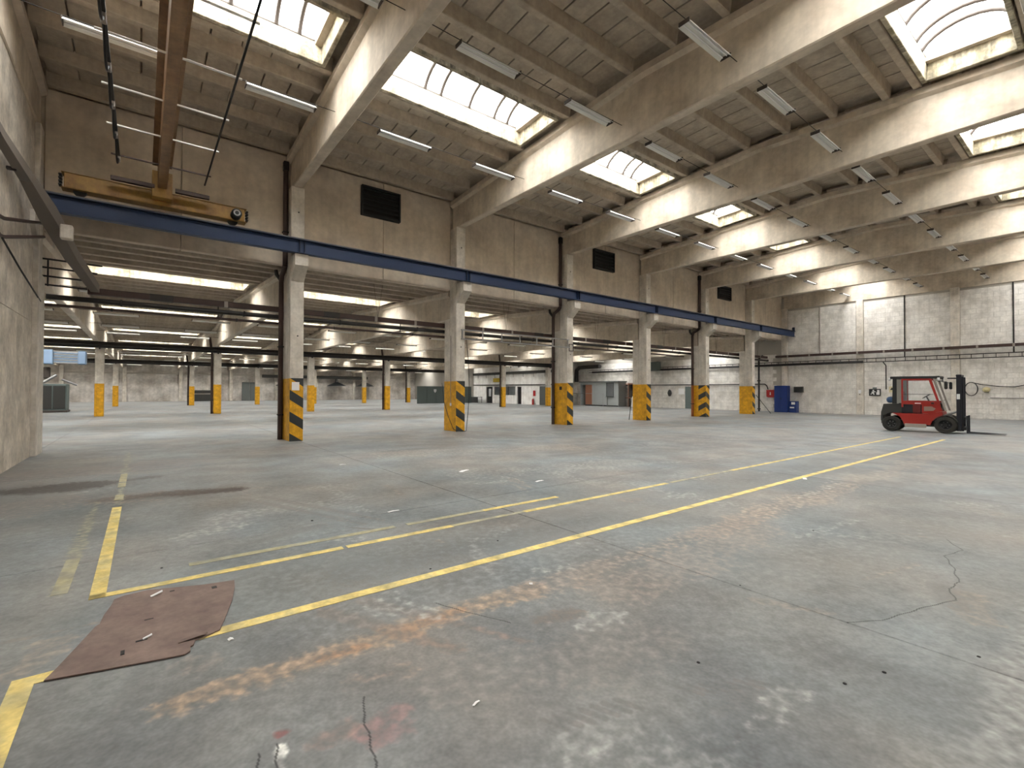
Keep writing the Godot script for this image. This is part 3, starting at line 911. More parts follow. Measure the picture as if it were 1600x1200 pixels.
func build_lamps() -> void:
	var lamp := make_lamp("fluorescent strip light hung on a wire across the high hall", "strip lights of the high hall")
	var first := true
	for row in 4:
		var z: float = [-11.8, -7.85, -4.85, -0.9][row]
		for k in range(-1, 6):
			if z > -3 and k > 2: continue
			var x := COLX + 6 * k
			var pts: Array = []
			for i in 9:
				pts.append(V(x + 0.15 + 5.7 * i / 8.0, 8.43 - 0.03 * sin(PI * i / 8.0), z))
			tag(part("suspension_wire", MB.new().tube(pts, 0.008, 5), M.cable, self), "thin lamp wire in %s, %s row from the columns" % [BAYS[k + 1], ROWS[row]], "wire", "lamp wires of the high hall")
			for dx in [1.70, 4.65]:
				var at := V(x + dx, 8.285, z)
				var lo: Node3D = lamp
				if first: lamp.position = at
				else: lo = dup(lamp, at)
				lo.set_meta("label", "strip light in %s, %s wire row, %s wall side" % [BAYS[k + 1], ROWS[row], "left" if dx < 3 else "end"])
				first = false
	var low: Node3D = null
	for s in 3:
		for o in [3.6, 9.2, 14.0, 17.8]:
			var z: float = LOW_Z0 - LOW_SPAN * s - o
			for k in range(-3, 6):
				if (s == 0 and k == -3): continue
				for dx in [1.30, 4.65]:
					var at := V(COLX + 6 * k + dx, 4.70, z)
					if low == null:
						low = make_lamp("fluorescent strip light hanging below the low hall ceiling", "strip lights of the low hall")
						low.position = at
					else: dup(low, at)
				if true:
					tag(part("suspension_wire", MB.new().tube([V(COLX + 6 * k + 0.13, 4.83, z), V(COLX + 6 * k + 5.87, 4.83, z)], 0.008, 4), M.cable, self), "thin dark wire between low hall beams carrying strip lights", "wire", "lamp wires of the low hall")

# ------------------------------------------------------------------ pipes
func run_x(called: String, label: String, y: float, z: float, xa: float, xb: float, r: float, mat: Material) -> Node3D:
	var p := thing(called, label, "pipe", V(0, 0, 0))
	part("pipe_run", MB.new().tube([V(xa, y, z), V(xb, y, z)], r, 10), mat, p)
	var x := xa + 1.5
	while x < xb:
		part("clamp", MB.new().bev(V(x, y, z), V(0.05, r * 2.3, r * 2.3), 0.01), M.cable, p)
		x += 3.0
	return p

func build_pipes() -> void:
	# square duct with grey bands just behind the column row
	var d := thing("brown_duct", "square brown duct with grey bands hung behind the column row", "duct")
	part("duct_body", MB.new().bev(V(18.6, 4.24, -17.05), V(39.6, 0.17, 0.16), 0.01), M.pipe_brown, d)
	var x := 0.4
	var i := 0
	while x < 38.0:
		part("band", MB.new().bev(V(x, 4.24, -17.05), V(0.10 if i % 3 else 0.55, 0.185, 0.175), 0.005), M.duct_gray if i % 3 else M.pipe_dark, d)
		x += 1.6; i += 1
	for k in range(0, 6):
		part("hanger", MB.new().tube([V(COLX + 6 * k + 2.9, 5.75, -17.05), V(COLX + 6 * k + 3.1, 4.32, -17.05)], 0.006, 4).tube([V(COLX + 6 * k + 3.3, 5.75, -17.05), V(COLX + 6 * k + 3.1, 4.32, -17.05)], 0.006, 4), M.cable, d)
	var sp := run_x("steam_pipe", "thick dark pipe running below the square brown duct", 4.0, -17.05, -2.0, 38.6, 0.07, M.pipe_dark)
	var wt := run_x("water_pipe", "thin brown pipe, lowest of three behind the column row", 3.79, -17.05, -2.2, 27.0, 0.04, M.pipe_brown)
	for k in 6:
		part("hanger", MB.new().bev(V(COLX + 6 * k - 2.0, 4.10, -17.05), V(0.03, 0.11, 0.03), 0.004), M.cable, sp)
		if k < 4: part("hanger", MB.new().bev(V(COLX + 6 * k - 2.0, 3.88, -17.05), V(0.03, 0.10, 0.03), 0.004), M.cable, wt)
	# black pipe bundles along the inner column rows
	for s in [1, 2]:
		var z: float = LOW_Z0 - LOW_SPAN * s + 0.62
		var b := thing("pipe_bundle", "black pipe bundle crossing the low hall at its first inner column row" if s == 1 else "black pipe bundle along the low hall column row near the rear wall", "pipe")
		for q in [[4.34, 0.0, 0.095], [4.14, 0.02, 0.09], [4.24, 0.17, 0.075]]:
			part("pipe_run", MB.new().tube([V(-19.5, q[0], z + q[1]), V(34.8, q[0], z + q[1])], q[2], 8), M.pipe_dark, b)
		for k in range(-3, 6):
			part("bracket", MB.new().bev(V(COLX + 6 * k + 0.15, 4.2, z - 0.07), V(0.06, 0.42, 0.26), 0.01), M.cable, b)
	# rainwater pipes beside columns 1, 3 and 5
	for k in [0, 2, 4]:
		var c: float = COLX + 6 * k
		var px := c - 0.285; var zz := -16.262
		var names := ["beside the column with paper notice", "", "beside the column with square bracket", "", "beside the chevron column"]
		var up := thing("downpipe", "brown rainwater pipe above the crane rail " + names[k], "pipe")
		part("pipe_run", MB.new().tube([V(px, 8.6, zz), V(px, 5.58, zz)], 0.075, 12), M.pipe_brown, up)
		part("gutter_box", MB.new().bev(V(px, 8.7, zz), V(0.16, 0.30, 0.17), 0.02), M.pipe_dark, up)
		part("clamp", MB.new().bev(V(px, 6.6, zz), V(0.165, 0.05, 0.165), 0.01), M.cable, up)
		var p := thing("downpipe", "dark brown rainwater pipe standing on the floor " + names[k], "pipe")
		part("elbow", MB.new().tube([V(px, 5.56, zz), V(px, 5.45, zz - 0.1), V(px, 5.3, zz - 0.42), V(px, 5.1, zz - 0.5)], 0.075, 12), M.pipe_brown, p)
		part("lower_pipe", MB.new().tube([V(px, 5.1, zz - 0.5), V(px, 1.97, zz - 0.5)], 0.075, 12), M.pipe_brown, p)
		part("foot_pipe", MB.new().tube([V(px, 1.97, zz - 0.5), V(px, 0.0, zz - 0.5)], 0.078, 12), M.pipe_orange if k == 4 else M.pipe_brown, p)
		part("branch", MB.new().tube([V(px, 5.15, zz - 0.5), V(px - 0.12, 5.35, zz - 0.6), V(px - 0.15, 5.5, zz - 0.6)], 0.06, 10), M.pipe_dark, p)
		for y in [0.8, 3.0]:
			part("clamp", MB.new().bev(V(px, y, zz - 0.5), V(0.168, 0.05, 0.168), 0.01), M.cable, p)
	for s in [1, 2]:
		for k in [-2, 0, 2, 4]:
			var lp := thing("downpipe", "thin brown rainwater pipe beside a yellow-footed column of the low hall", "pipe", V(COLX + 6 * k - 0.16, 0, LOW_Z0 - LOW_SPAN * s + 0.2), 0.0, "rainwater pipes of the low hall")
			part("pipe_run", MB.new().tube([V(0, 0, 0), V(0, 4.05, 0), V(-0.05, 4.3, 0.0), V(-0.15, 5.1, 0)], 0.075, 10), M.pipe_brown, lp)
			for y in [0.9, 2.9]: part("clamp", MB.new().bev(V(0, y, 0), V(0.17, 0.05, 0.17), 0.01), M.cable, lp)
	# cable ladder between the second and third column
	var lad := thing("cable_ladder", "pale steel cable ladder bracket spanning two striped columns", "cable ladder", V(0, 0, -15.86))
	part("side_rail", MB.new().bev(V(12.75, 3.98, 0), V(5.9, 0.05, 0.04), 0.006).bev(V(12.75, 3.62, 0), V(5.9, 0.05, 0.04), 0.006), M.steel, lad)
	for q in 7:
		part("rung", MB.new().bev(V(9.86 + q * 0.96, 3.80, 0), V(0.05, 0.36, 0.035), 0.006), M.steel, lad)
	# along the end wall
	var eb := thing("brown_duct", "square brown duct running along the blockwork end wall", "duct")
	part("duct_body", MB.new().bev(V(39.15, 4.30, -7.4), V(0.16, 0.17, 18.6), 0.01), M.pipe_brown, eb)
	for q in 12:
		part("band", MB.new().bev(V(39.15, 4.30, -15.8 + q * 1.5), V(0.175, 0.185, 0.1), 0.005), M.duct_gray, eb)
	var cl := thing("cable_ladder", "dark cable ladder mounted below the duct on the end wall", "cable ladder")
	part("side_rail", MB.new().bev(V(39.12, 3.86, -17.4), V(0.03, 0.05, 38.0), 0.005).bev(V(39.12, 3.62, -17.4), V(0.03, 0.05, 38.0), 0.005), M.pipe_dark, cl)
	for q in 70:
		part("rung", MB.new().bev(V(39.12, 3.74, 1.2 - q * 0.52), V(0.02, 0.24, 0.03), 0.003), M.pipe_dark, cl)
	part("pipe_run", MB.new().tube([V(39.2, 3.66, -11.0), V(39.2, 3.64, -36.0)], 0.09, 8), M.pipe_dark, cl)
	for q in [[-13.7, 7.85, 4.4, "pale vertical conduit on the end wall near the blue cabinet"], [-8.76, 7.92, 3.9, "dark vertical conduit on the end wall above the exit sign"], [-3.82, 7.92, 3.9, "dark vertical conduit on the end wall above the coiled cable"]]:
		tag(part("conduit", MB.new().tube([V(39.355, q[1], q[0]), V(39.355, q[2], q[0])], 0.03, 8), M.duct_gray if q[0] < -12 else M.cable, self), q[3], "conduit")
	tag(part("conduit", MB.new().tube([V(39.3, 3.6, -9.9), V(39.32, 3.35, -9.75), V(39.32, 1.75, -9.75)], 0.03, 8), M.cable, self), "thin conduit dropping from cable ladder to exit sign", "conduit")
	var hp := thing("fire_main", "dark fire water pipe with valve beside the red hose box", "pipe")
	part("pipe_run", MB.new().tube([V(38.95, 0, -17.9), V(38.95, 4.2, -17.9), V(39.0, 4.45, -17.6)], 0.075, 10), M.pipe_dark, hp)
	part("flange", MB.new().lathe([Vector2(0, -0.04), Vector2(0.13, -0.04), Vector2(0.13, 0.04), Vector2(0, 0.04)], 14, Transform3D(Basis.IDENTITY, V(38.95, 0.2, -17.9))), M.pipe_dark, hp)
	part("flange", MB.new().lathe([Vector2(0, -0.04), Vector2(0.13, -0.04), Vector2(0.13, 0.04), Vector2(0, 0.04)], 14, Transform3D(Basis.IDENTITY, V(38.95, 2.45, -17.9))), M.pipe_dark, hp)
	part("branch", MB.new().tube([V(39.3, 2.18, -36.0), V(39.3, 2.18, -17.6), V(39.3, 2.05, -17.45), V(39.3, 1.76, -17.35)], 0.04, 8), M.pipe_dark, hp)
	# left wall runs
	var lw := thing("wall_duct", "grey steel arm high on the left wall ending in a pale box", "duct")
	var sec := func(c: Vector3, w: float, h: float) -> Array:
		return [c + V(-w, -h, 0), c + V(w, -h, 0), c + V(w, h, 0), c + V(-w, h, 0)]
	part("duct_body", MB.new().loft([sec.call(V(-1.04, 4.30, -16.85), 0.09, 0.10), sec.call(V(-1.42, 4.90, -15.8), 0.12, 0.14), sec.call(V(-1.71, 5.51, -14.6), 0.14, 0.17), sec.call(V(-1.92, 5.92, -13.6), 0.09, 0.11), sec.call(V(-1.96, 5.90, -11.6), 0.07, 0.08), sec.call(V(-1.98, 5.93, -10.0), 0.07, 0.08)]), plain(Color(0.45, 0.42, 0.39), 0.6), lw)
	part("end_box", MB.new().bev(V(-1.42, 5.20, -14.85), V(0.22, 0.32, 0.22), 0.02), M.column, lw)
	for q in 2:
		part("bracket", MB.new().bev(V(-2.03, 5.82, -10.8 - q * 2.2), V(0.14, 0.06, 0.08), 0.01), M.pipe_dark, lw)
	var wp := thing("wall_pipes", "pair of dark pipes crossing the left wall below the duct", "pipe")
	for q in [[4.74, 5.54], [4.40, 5.22]]:
		part("pipe_run", MB.new().tube([V(-2.05, q[0] - 0.3, -10.6), V(-2.05, q[0], -12.6), V(-1.90, q[1], -15.7)], 0.035, 8), M.pipe_brown, wp)
	var pr := thing("pipe_rack", "stack of thin dark pipes beside the end column of left wall", "pipe")
	for q in 4:
		part("pipe_run", MB.new().tube([V(-2.3 + 0.03 * q, 4.95 - 0.22 * q, -16.92), V(-0.9 - 0.1 * q, 4.93 - 0.22 * q, -16.92)], 0.025, 6), M.pipe_dark, pr)
	part("upright", MB.new().tube([V(-1.96, 4.95, -16.92), V(-1.96, 4.25, -16.92)], 0.02, 6), M.pipe_dark, pr)
	tag(part("wall_cable", MB.new().tube([V(-2.04, 4.55, -11.0), V(-2.04, 4.1, -14.0), V(-2.0, 3.75, -16.2)], 0.018, 6), M.cable, self), "dark cable slanting down the left wall to end column", "cable")

# ------------------------------------------------------------------ things on the walls
func louvre(x: float, y: float, w: float, h: float, label: String) -> void:
	var l := thing("louvre_vent", label, "vent", V(x, y, -16.35), 0.0, "louvre vents in the upper wall")
	for s in [-1.0, 1.0]:
		part("frame", MB.new().bev(V(s * (w * 0.5 - 0.03), 0, 0.07), V(0.06, h, 0.16), 0.01).bev(V(0, s * (h * 0.5 - 0.03), 0.07), V(w - 0.12, 0.06, 0.16), 0.01), M.black, l)
	part("back_plate", MB.new().span(V(-w * 0.5, -h * 0.5, 0.0), V(w * 0.5, h * 0.5, 0.012)), M.cable, l)
	var n := 6
	var slat := MB.new().bev(Vector3.ZERO, V(w - 0.14, 0.015, 0.14), 0.004, Transform3D(Basis(Vector3.RIGHT, deg_to_rad(50)), Vector3.ZERO)).done()
	for i in n:
		mi("slat", slat, M.hazard_black, l, V(0, -h * 0.5 + (i + 0.5) * h / n, 0.08))

func build_wall_fittings() -> void:
	louvre(6.68, 8.27, 1.45, 1.05, "dark louvre vent high in the wall, largest beside the yellow crane")
	louvre(18.6, 8.27, 1.55, 1.0, "dark louvre vent high in the wall, middle one of three")
	louvre(30.6, 8.15, 1.6, 0.9, "dark louvre vent high in the wall near the blockwork end")
	# blue cabinet, smaller locker, red hose box
	var cab := thing("blue_cabinet", "tall blue metal cabinet against the blockwork end wall", "cabinet", V(38.93, 0, -16.15))
	part("body", MB.new().bev(V(0, 1.02, 0), V(0.5, 2.04, 0.95), 0.015), M.blue, cab)
	for s in [-1.0, 1.0]:
		var dr := part("door", MB.new().bev(V(-0.26, 1.02, s * 0.235), V(0.02, 1.96, 0.45), 0.006), M.blue, cab)
		part("handle", MB.new().bev(V(-0.28, 1.05, s * 0.04), V(0.03, 0.14, 0.02), 0.005), M.black, dr)
	var lk := thing("small_locker", "low blue box with white labels beside the tall blue cabinet", "box", V(39.0, 0, -15.35))
	part("body", MB.new().bev(V(0, 0.43, 0), V(0.45, 0.86, 0.55), 0.012), M.blue, lk)
	part("label_sheet", MB.new().box(V(-0.228, 0.7, 0.05), V(0.004, 0.18, 0.26)), M.paper, lk)
	part("label_sheet", MB.new().box(V(-0.228, 0.38, -0.03), V(0.004, 0.10, 0.30)), M.paper, lk)
	var wc := thing("wall_unit", "dark wall unit fixed above the low blue box", "wall unit", V(39.25, 1.75, -15.1))
	part("body", MB.new().bev(V(0, 0, 0), V(0.2, 0.42, 0.62), 0.01), M.lift_gray, wc)
	part("grille", MB.new().bev(V(-0.11, 0, 0), V(0.02, 0.32, 0.4), 0.005), M.black, wc)
	var hb := thing("hose_box", "red fire hose box on the wall next to dark pipe", "hose box", V(39.22, 1.42, -17.1))
	part("body", MB.new().prism(PackedVector2Array([Vector2(-0.30, 0.30), Vector2(-0.30, -0.22), Vector2(-0.18, -0.30), Vector2(0.18, -0.30), Vector2(0.30, -0.22), Vector2(0.30, 0.30)]), -0.11, 0.11, Transform3D(Basis(Vector3.UP, -PI / 2), Vector3.ZERO)), M.red, hb)
	part("emblem", MB.new().prism(PackedVector2Array([Vector2(-0.05, -0.10), Vector2(0.05, -0.10), Vector2(0.03, 0.02), Vector2(0.05, 0.06), Vector2(0, 0.14), Vector2(-0.05, 0.06), Vector2(-0.03, 0.02)]), 0.112, 0.116, Transform3D(Basis(Vector3.UP, -PI / 2), Vector3.ZERO)), M.frame_white, hb)
	# exit sign: running figure and door on black
	var ex := thing("exit_sign", "black exit sign with white running figure on end wall", "sign", V(39.36, 1.55, -10.38))
	part("board", MB.new().bev(V(0, 0, 0), V(0.05, 0.46, 0.66), 0.008), M.black, ex)
	var T := Transform3D(Basis(Vector3.UP, -PI / 2), V(-0.026, 0, 0))
	part("figure", MB.new().lathe([Vector2(0, 0), Vector2(0.05, 0), Vector2(0.05, 0.003), Vector2(0, 0.003)], 12, T * Transform3D(Basis(Vector3.RIGHT, PI / 2), V(-0.08, 0.13, 0)))
		.prism(PackedVector2Array([Vector2(-0.26, -0.12), Vector2(-0.20, -0.15), Vector2(-0.12, -0.06), Vector2(-0.07, -0.16), Vector2(-0.01, -0.15), Vector2(-0.05, -0.02), Vector2(-0.03, 0.03), Vector2(0.04, 0.01), Vector2(0.05, 0.06), Vector2(-0.05, 0.08), Vector2(-0.14, 0.06), Vector2(-0.20, 0.0), Vector2(-0.16, -0.03), Vector2(-0.12, 0.01), Vector2(-0.14, -0.03)]), 0.0, 0.003, T), M.frame_white, ex)
	part("door_symbol", MB.new().prism(PackedVector2Array([Vector2(0.09, -0.16), Vector2(0.27, -0.16), Vector2(0.27, 0.17), Vector2(0.13, 0.17), Vector2(0.13, 0.04), Vector2(0.09, 0.0)]), 0.0, 0.003, T), M.frame_white, ex)
	part("top_lamp", MB.new().bev(V(-0.02, 0.29, 0), V(0.08, 0.10, 0.22), 0.01), M.green_gray, ex)
	var ws := thing("warning_sign", "pale warning sign with dark triangle beside the exit sign", "sign", V(39.37, 1.75, -9.45))
	part("board", MB.new().bev(V(0, 0, 0), V(0.02, 0.40, 0.32), 0.005), plain(Color(0.80, 0.76, 0.62), 0.6), ws)
	part("triangle", MB.new().prism(PackedVector2Array([Vector2(-0.10, -0.04), Vector2(0.10, -0.04), Vector2(0, 0.14)]), 0.0, 0.003, Transform3D(Basis(Vector3.UP, -PI / 2), V(-0.0115, 0, 0))), M.hazard_black, ws)
	var sw := thing("switch_box", "small white switch box on the pilaster left of exit sign", "switch", V(39.22, 1.6, -11.2))
	part("body", MB.new().bev(V(0, 0, 0), V(0.05, 0.24, 0.16), 0.01), M.frame_white, sw)
	part("button", MB.new().lathe([Vector2(0, 0.02), Vector2(0.03, 0.02), Vector2(0.03, 0)], 10, Transform3D(Basis(Vector3.BACK, PI / 2), V(-0.025, -0.2, 0))), M.black, sw)
	# coiled cable and lamp at the right
	var coil: Array = []
	for i in 41:
		var a := TAU * i / 20.0
		coil.append(V(39.30 - 0.0008 * i, 1.78 + 0.40 * cos(a), -5.60 + 0.28 * sin(a)))
	for p in [V(39.30, 2.05, -5.2), V(39.32, 1.92, -4.4), V(39.34, 1.90, -3.8), V(39.34, 2.15, -2.8), V(39.34, 2.6, -1.8)]: coil.append(p)
	tag(part("coiled_cable", MB.new().tube(coil, 0.025, 6), M.cable, self), "dark cable coiled in loops on end wall behind forklift mast", "cable")
	var bl := thing("bulkhead_lamp", "round wall lamp on the end wall right of coiled cable", "wall lamp", V(39.26, 1.72, -4.95))
	part("base", MB.new().bev(V(0.05, -0.05, 0), V(0.08, 0.2, 0.2), 0.02), M.lamp_dark, bl)
	part("cover", MB.new().lathe([Vector2(0, 0.14), Vector2(0.10, 0.11), Vector2(0.17, 0.03), Vector2(0.18, 0), Vector2(0, 0)], 16, Transform3D(Basis(Vector3.BACK, PI / 2 * 0.6), V(0, 0.02, 0))), plain(Color(0.70, 0.66, 0.50), 0.4), bl)
	tag(part("wall_rail", MB.new().bev(V(39.34, 1.25, -3.6), V(0.03, 0.03, 2.4), 0.005), M.cable, self), "thin dark rail on the end wall below the lamp", "rail")
	# column fittings
	var jb := thing("junction_box", "small white junction box on the yellow foot of a column", "junction box", V(9.585, 1.05, -16.28))
	part("body", MB.new().bev(V(0, 0, 0), V(0.03, 0.11, 0.10), 0.01), M.frame_white, jb)
	part("conduit", MB.new().tube([V(0, 0.05, 0), V(0, 2.7, 0)], 0.012, 6), M.duct_gray, jb)
	var hang: Array = []
	for i in 17:
		var a := i / 16.0
		hang.append(V(10.03 + 0.14 * sin(a * 3.0), 3.6 - 3.58 * a, -15.84 - 0.02 * a))
	hang.append(V(9.9, 0.02, -15.7)); hang.append(V(9.7, 0.02, -15.72))
	tag(part("hanging_cable", MB.new().tube(hang, 0.012, 5), M.cable, self), "black cable hanging down beside the second striped column", "cable")
	tag(part("column_cable", MB.new().tube([V(9.55, 1.9, -16.9), V(9.54, 1.2, -16.75), V(9.54, 0.6, -16.4), V(9.55, 0.1, -16.0), V(9.62, 0.02, -15.8)], 0.012, 5), M.cable, self), "thin cable slanting across the yellow side of a column", "cable")
	var sb := thing("square_bracket", "small square steel frame on the third striped column", "bracket", V(15.83, 3.62, -15.86))
	part("frame", MB.new().bev(V(-0.13, 0, 0), V(0.03, 0.34, 0.03), 0.004).bev(V(0.13, 0, 0), V(0.03, 0.34, 0.03), 0.004).bev(V(0, 0.155, 0), V(0.29, 0.03, 0.03), 0.004).bev(V(0, -0.155, 0), V(0.29, 0.03, 0.03), 0.004), M.lamp_dark, sb)
	tag(part("socket_box", MB.new().bev(V(0, 0, 0), V(0.06, 0.16, 0.14), 0.015), M.black, self, V(15.57, 1.72, -16.3)), "small black socket on the yellow foot of a column", "socket")
	# poles
	tag(part("leaning_pole", MB.new().tube([V(20.95, 0.03, -16.55), V(21.5, 1.55, -16.75)], 0.02, 6), M.cable, self), "thin dark pole leaning on a striped column", "pole")
	tag(part("leaning_pole", MB.new().tube([V(35.4, 0.03, -15.45), V(34.05, 1.35, -15.86)], 0.02, 6), M.cable, self), "thin dark pole leaning on the column near blue cabinet", "pole")

# ------------------------------------------------------------------ forklift (local +x forward, +z towards the visible side)
func build_forklift() -> void:
	var f := V(0.06, 0, 0.998).normalized()
	var side := V(-f.z, 0, f.x)
	var fl := thing("forklift", "red forklift truck with closed cab parked near end wall", "forklift", V(24.74, 0, -5.87))
	fl.basis = Basis(f, Vector3.UP, side)
	var P := func(a: Array) -> PackedVector2Array:
		var o := PackedVector2Array()
		for q in a: o.append(Vector2(q[0], q[1]))
		return o
	var hw := 0.55
	# counterweight with rounded tail
	part("counterweight", MB.new().prism(P.call([[-0.30, 0.20], [-0.38, 0.45], [-0.37, 0.75], [-0.28, 1.10], [0.36, 1.12], [0.36, 0.76], [-0.02, 0.76], [-0.30, 0.62]]), -hw + 0.03, hw - 0.03)
		.prism(P.call([[-0.38, 0.30], [-0.38, 0.70], [-0.20, 0.70], [-0.20, 0.30]]), -hw + 0.12, hw - 0.12), M.lift_gray, fl)
	part("tow_pin", MB.new().bev(V(-0.40, 0.5, 0), V(0.06, 0.16, 0.2), 0.01), M.black, fl)
	# lower red chassis with wheel arches
	part("chassis", MB.new().prism(P.call([[0.0, 0.74], [0.12, 0.70], [0.30, 0.60], [0.40, 0.42], [0.44, 0.30], [1.32, 0.30], [1.38, 0.46], [1.50, 0.56], [1.66, 0.60], [1.74, 0.66], [1.70, 0.84], [1.25, 0.74]]), -hw + 0.02, hw - 0.02), M.lift_red, fl)
	part("step", MB.new().bev(V(0.83, 0.26, hw - 0.02), V(0.72, 0.14, 0.10), 0.012), M.duct_gray, fl)
	part("underframe", MB.new().bev(V(0.9, 0.34, 0), V(1.9, 0.22, 0.66), 0.02), M.black, fl)
	# engine cover
	part("engine_cover", MB.new().bev(V(0.70, 0.92, 0), V(0.74, 0.36, hw * 2 - 0.08), 0.02), M.lift_navy, fl)
	part("seat_base", MB.new().bev(V(0.45, 1.10, 0), V(0.5, 0.1, 0.5), 0.03), M.black, fl)
	part("seat_back", MB.new().bev(V(0.33, 1.36, 0), V(0.12, 0.45, 0.45), 0.04, Transform3D(Basis(Vector3.BACK, 0.12), V(0.15, 0.02, 0))), M.lift_maroon, fl)
	part("steering_wheel", MB.new().lathe([Vector2(0.15, -0.012), Vector2(0.17, 0), Vector2(0.15, 0.012), Vector2(0.13, 0), Vector2(0.15, -0.012)], 20, Transform3D(Basis(Vector3.BACK, 0.6), V(1.12, 1.42, 0))), M.black, fl)
	part("steering_column", MB.new().tube([V(1.12, 1.42, 0), V(1.32, 1.0, 0)], 0.03, 8), M.black, fl)
	# cab: two side frames with window, rear posts, roof, windscreen
	for s in [1.0, -1.0]:
		var z0: float = s * (hw - 0.04); var z1: float = s * hw
		if z0 > z1:
			var q := z0; z0 = z1; z1 = q
		var cabin := part("door", MB.new()
			.prism(P.call([[0.36, 0.98], [0.36, 2.12], [0.42, 2.12], [0.42, 0.98]]), z0, z1)
			.prism(P.call([[0.42, 2.06], [0.42, 2.12], [1.36, 2.12], [1.36, 2.06]]), z0, z1)
			.prism(P.call([[1.28, 2.06], [1.36, 2.12], [1.62, 1.22], [1.54, 1.22]]), z0, z1)
			.prism(P.call([[0.42, 1.10], [0.42, 1.24], [1.545, 1.24], [1.62, 1.22], [1.66, 1.06], [1.05, 1.10]]), z0, z1)
			.prism(P.call([[1.05, 0.76], [1.05, 1.12], [1.62, 1.12], [1.72, 0.86], [1.30, 0.74]]), z0, z1), M.lift_red, fl)
		part("side_window", MB.new().prism(P.call([[0.42, 1.24], [0.42, 2.06], [1.28, 2.06], [1.54, 1.24]]), (z0 + z1) * 0.5 - 0.003, (z0 + z1) * 0.5 + 0.003), M.glass, cabin)
		part("window_seal", MB.new().bev(V(0.92, 1.50, z1 if s > 0 else z0), V(0.98, 0.015, 0.01), 0.003), M.black, cabin)
		part("lower_window", MB.new().prism(P.call([[1.12, 0.84], [1.12, 1.02], [1.36, 1.03], [1.50, 0.95], [1.42, 0.86]]), (z1 if s > 0 else z0) - 0.004, (z1 if s > 0 else z0) + 0.006), plain(Color(0.50, 0.42, 0.38), 0.3), cabin)
		part("side_grille", MB.new().bev(V(0.88, 0.93, s * hw), V(0.26, 0.34, 0.02), 0.006), M.lift_maroon, fl)
		part("door_handle", MB.new().bev(V(1.40, 1.16, s * (hw + 0.015)), V(0.10, 0.05, 0.03), 0.01), M.black, cabin)
		part("rear_post", MB.new().prism(P.call([[0.04, 1.12], [0.06, 2.12], [0.20, 2.12], [0.20, 1.12]]), z0, z1), M.black, fl)
		part("rear_side_window", MB.new().prism(P.call([[0.20, 1.14], [0.20, 2.10], [0.36, 2.10], [0.36, 1.14]]), z0 + 0.01, z1 - 0.01), plain(Color(0.48, 0.48, 0.46), 0.3), fl)
	part("name_strip", MB.new().box(V(0.92, 1.145, hw + 0.002), V(0.20, 0.03, 0.004)), M.frame_white, fl)
	part("roof", MB.new().bev(V(0.80, 2.17, 0), V(1.66, 0.10, hw * 2 + 0.04), 0.02), M.black, fl)
	part("rear_panel", MB.new().span(V(0.05, 1.12, -hw + 0.06), V(0.09, 1.5, hw - 0.06)), M.black, fl)
	part("rear_window", MB.new().span(V(0.065, 1.5, -hw + 0.05), V(0.075, 2.1, hw - 0.05)), M.glass, fl)
	var ws: MeshInstance3D
	for zz in [-hw + 0.02, hw - 0.09]:
		ws = part("windscreen_pillar", MB.new().loft([[V(1.42, 2.12, zz), V(1.42, 2.12, zz + 0.07), V(1.49, 2.12, zz + 0.07), V(1.49, 2.12, zz)], [V(1.78, 0.86, zz), V(1.78, 0.86, zz + 0.07), V(1.85, 0.86, zz + 0.07), V(1.85, 0.86, zz)]]), M.duct_gray, fl)
	var wg := MB.new()
	wg.quad(V(1.46, 2.1, -hw + 0.08), V(1.46, 2.1, hw - 0.08), V(1.82, 0.88, hw - 0.08), V(1.82, 0.88, -hw + 0.08))
	part("windscreen", wg, M.glass, ws)
	part("dashboard", MB.new().bev(V(1.56, 1.02, 0), V(0.26, 0.3, hw * 2 - 0.12), 0.04), M.black, fl)
	for s in [1.0, -1.0]:
		var mr := part("mirror", MB.new().bev(V(1.84, 1.85, s * (hw + 0.10)), V(0.09, 0.30, 0.20), 0.03), M.black, fl)
		part("mirror_glass", MB.new().box(V(1.793, 1.85, s * (hw + 0.10)), V(0.006, 0.25, 0.16)), M.steel, mr)
		part("mirror_arm", MB.new().tube([V(1.52, 2.05, s * (hw - 0.05)), V(1.82, 1.95, s * (hw + 0.08))], 0.012, 6), M.black, fl)
		part("headlight", MB.new().lathe([Vector2(0, 0.07), Vector2(0.06, 0.07), Vector2(0.07, 0.0), Vector2(0, -0.02)], 14, Transform3D(Basis(Vector3.BACK, -PI / 2), V(1.56, 2.10, s * (hw - 0.02)))), M.frame_white, fl)
		part("work_light", MB.new().lathe([Vector2(0, 0.06), Vector2(0.055, 0.06), Vector2(0.06, 0.0), Vector2(0, -0.02)], 14, Transform3D(Basis(Vector3.BACK, PI / 2), V(-0.03, 2.10, s * (hw - 0.06)))), M.frame_white, fl)
	# gas bottle
	var gb := part("gas_bottle", MB.new().lathe([Vector2(0, -0.38), Vector2(0.09, -0.36), Vector2(0.13, -0.30), Vector2(0.13, 0.30), Vector2(0.09, 0.36), Vector2(0, 0.38)], 18, Transform3D(Basis(Vector3.RIGHT, PI / 2), V(-0.08, 1.27, 0.05))), plain(Color(0.20, 0.32, 0.46), 0.4), fl)
	part("bottle_strap", MB.new().lathe([Vector2(0.13, -0.02), Vector2(0.136, -0.02), Vector2(0.136, 0.02), Vector2(0.13, 0.02)], 18, Transform3D(Basis(Vector3.RIGHT, PI / 2), V(-0.08, 1.27, 0.05))), M.black, gb)
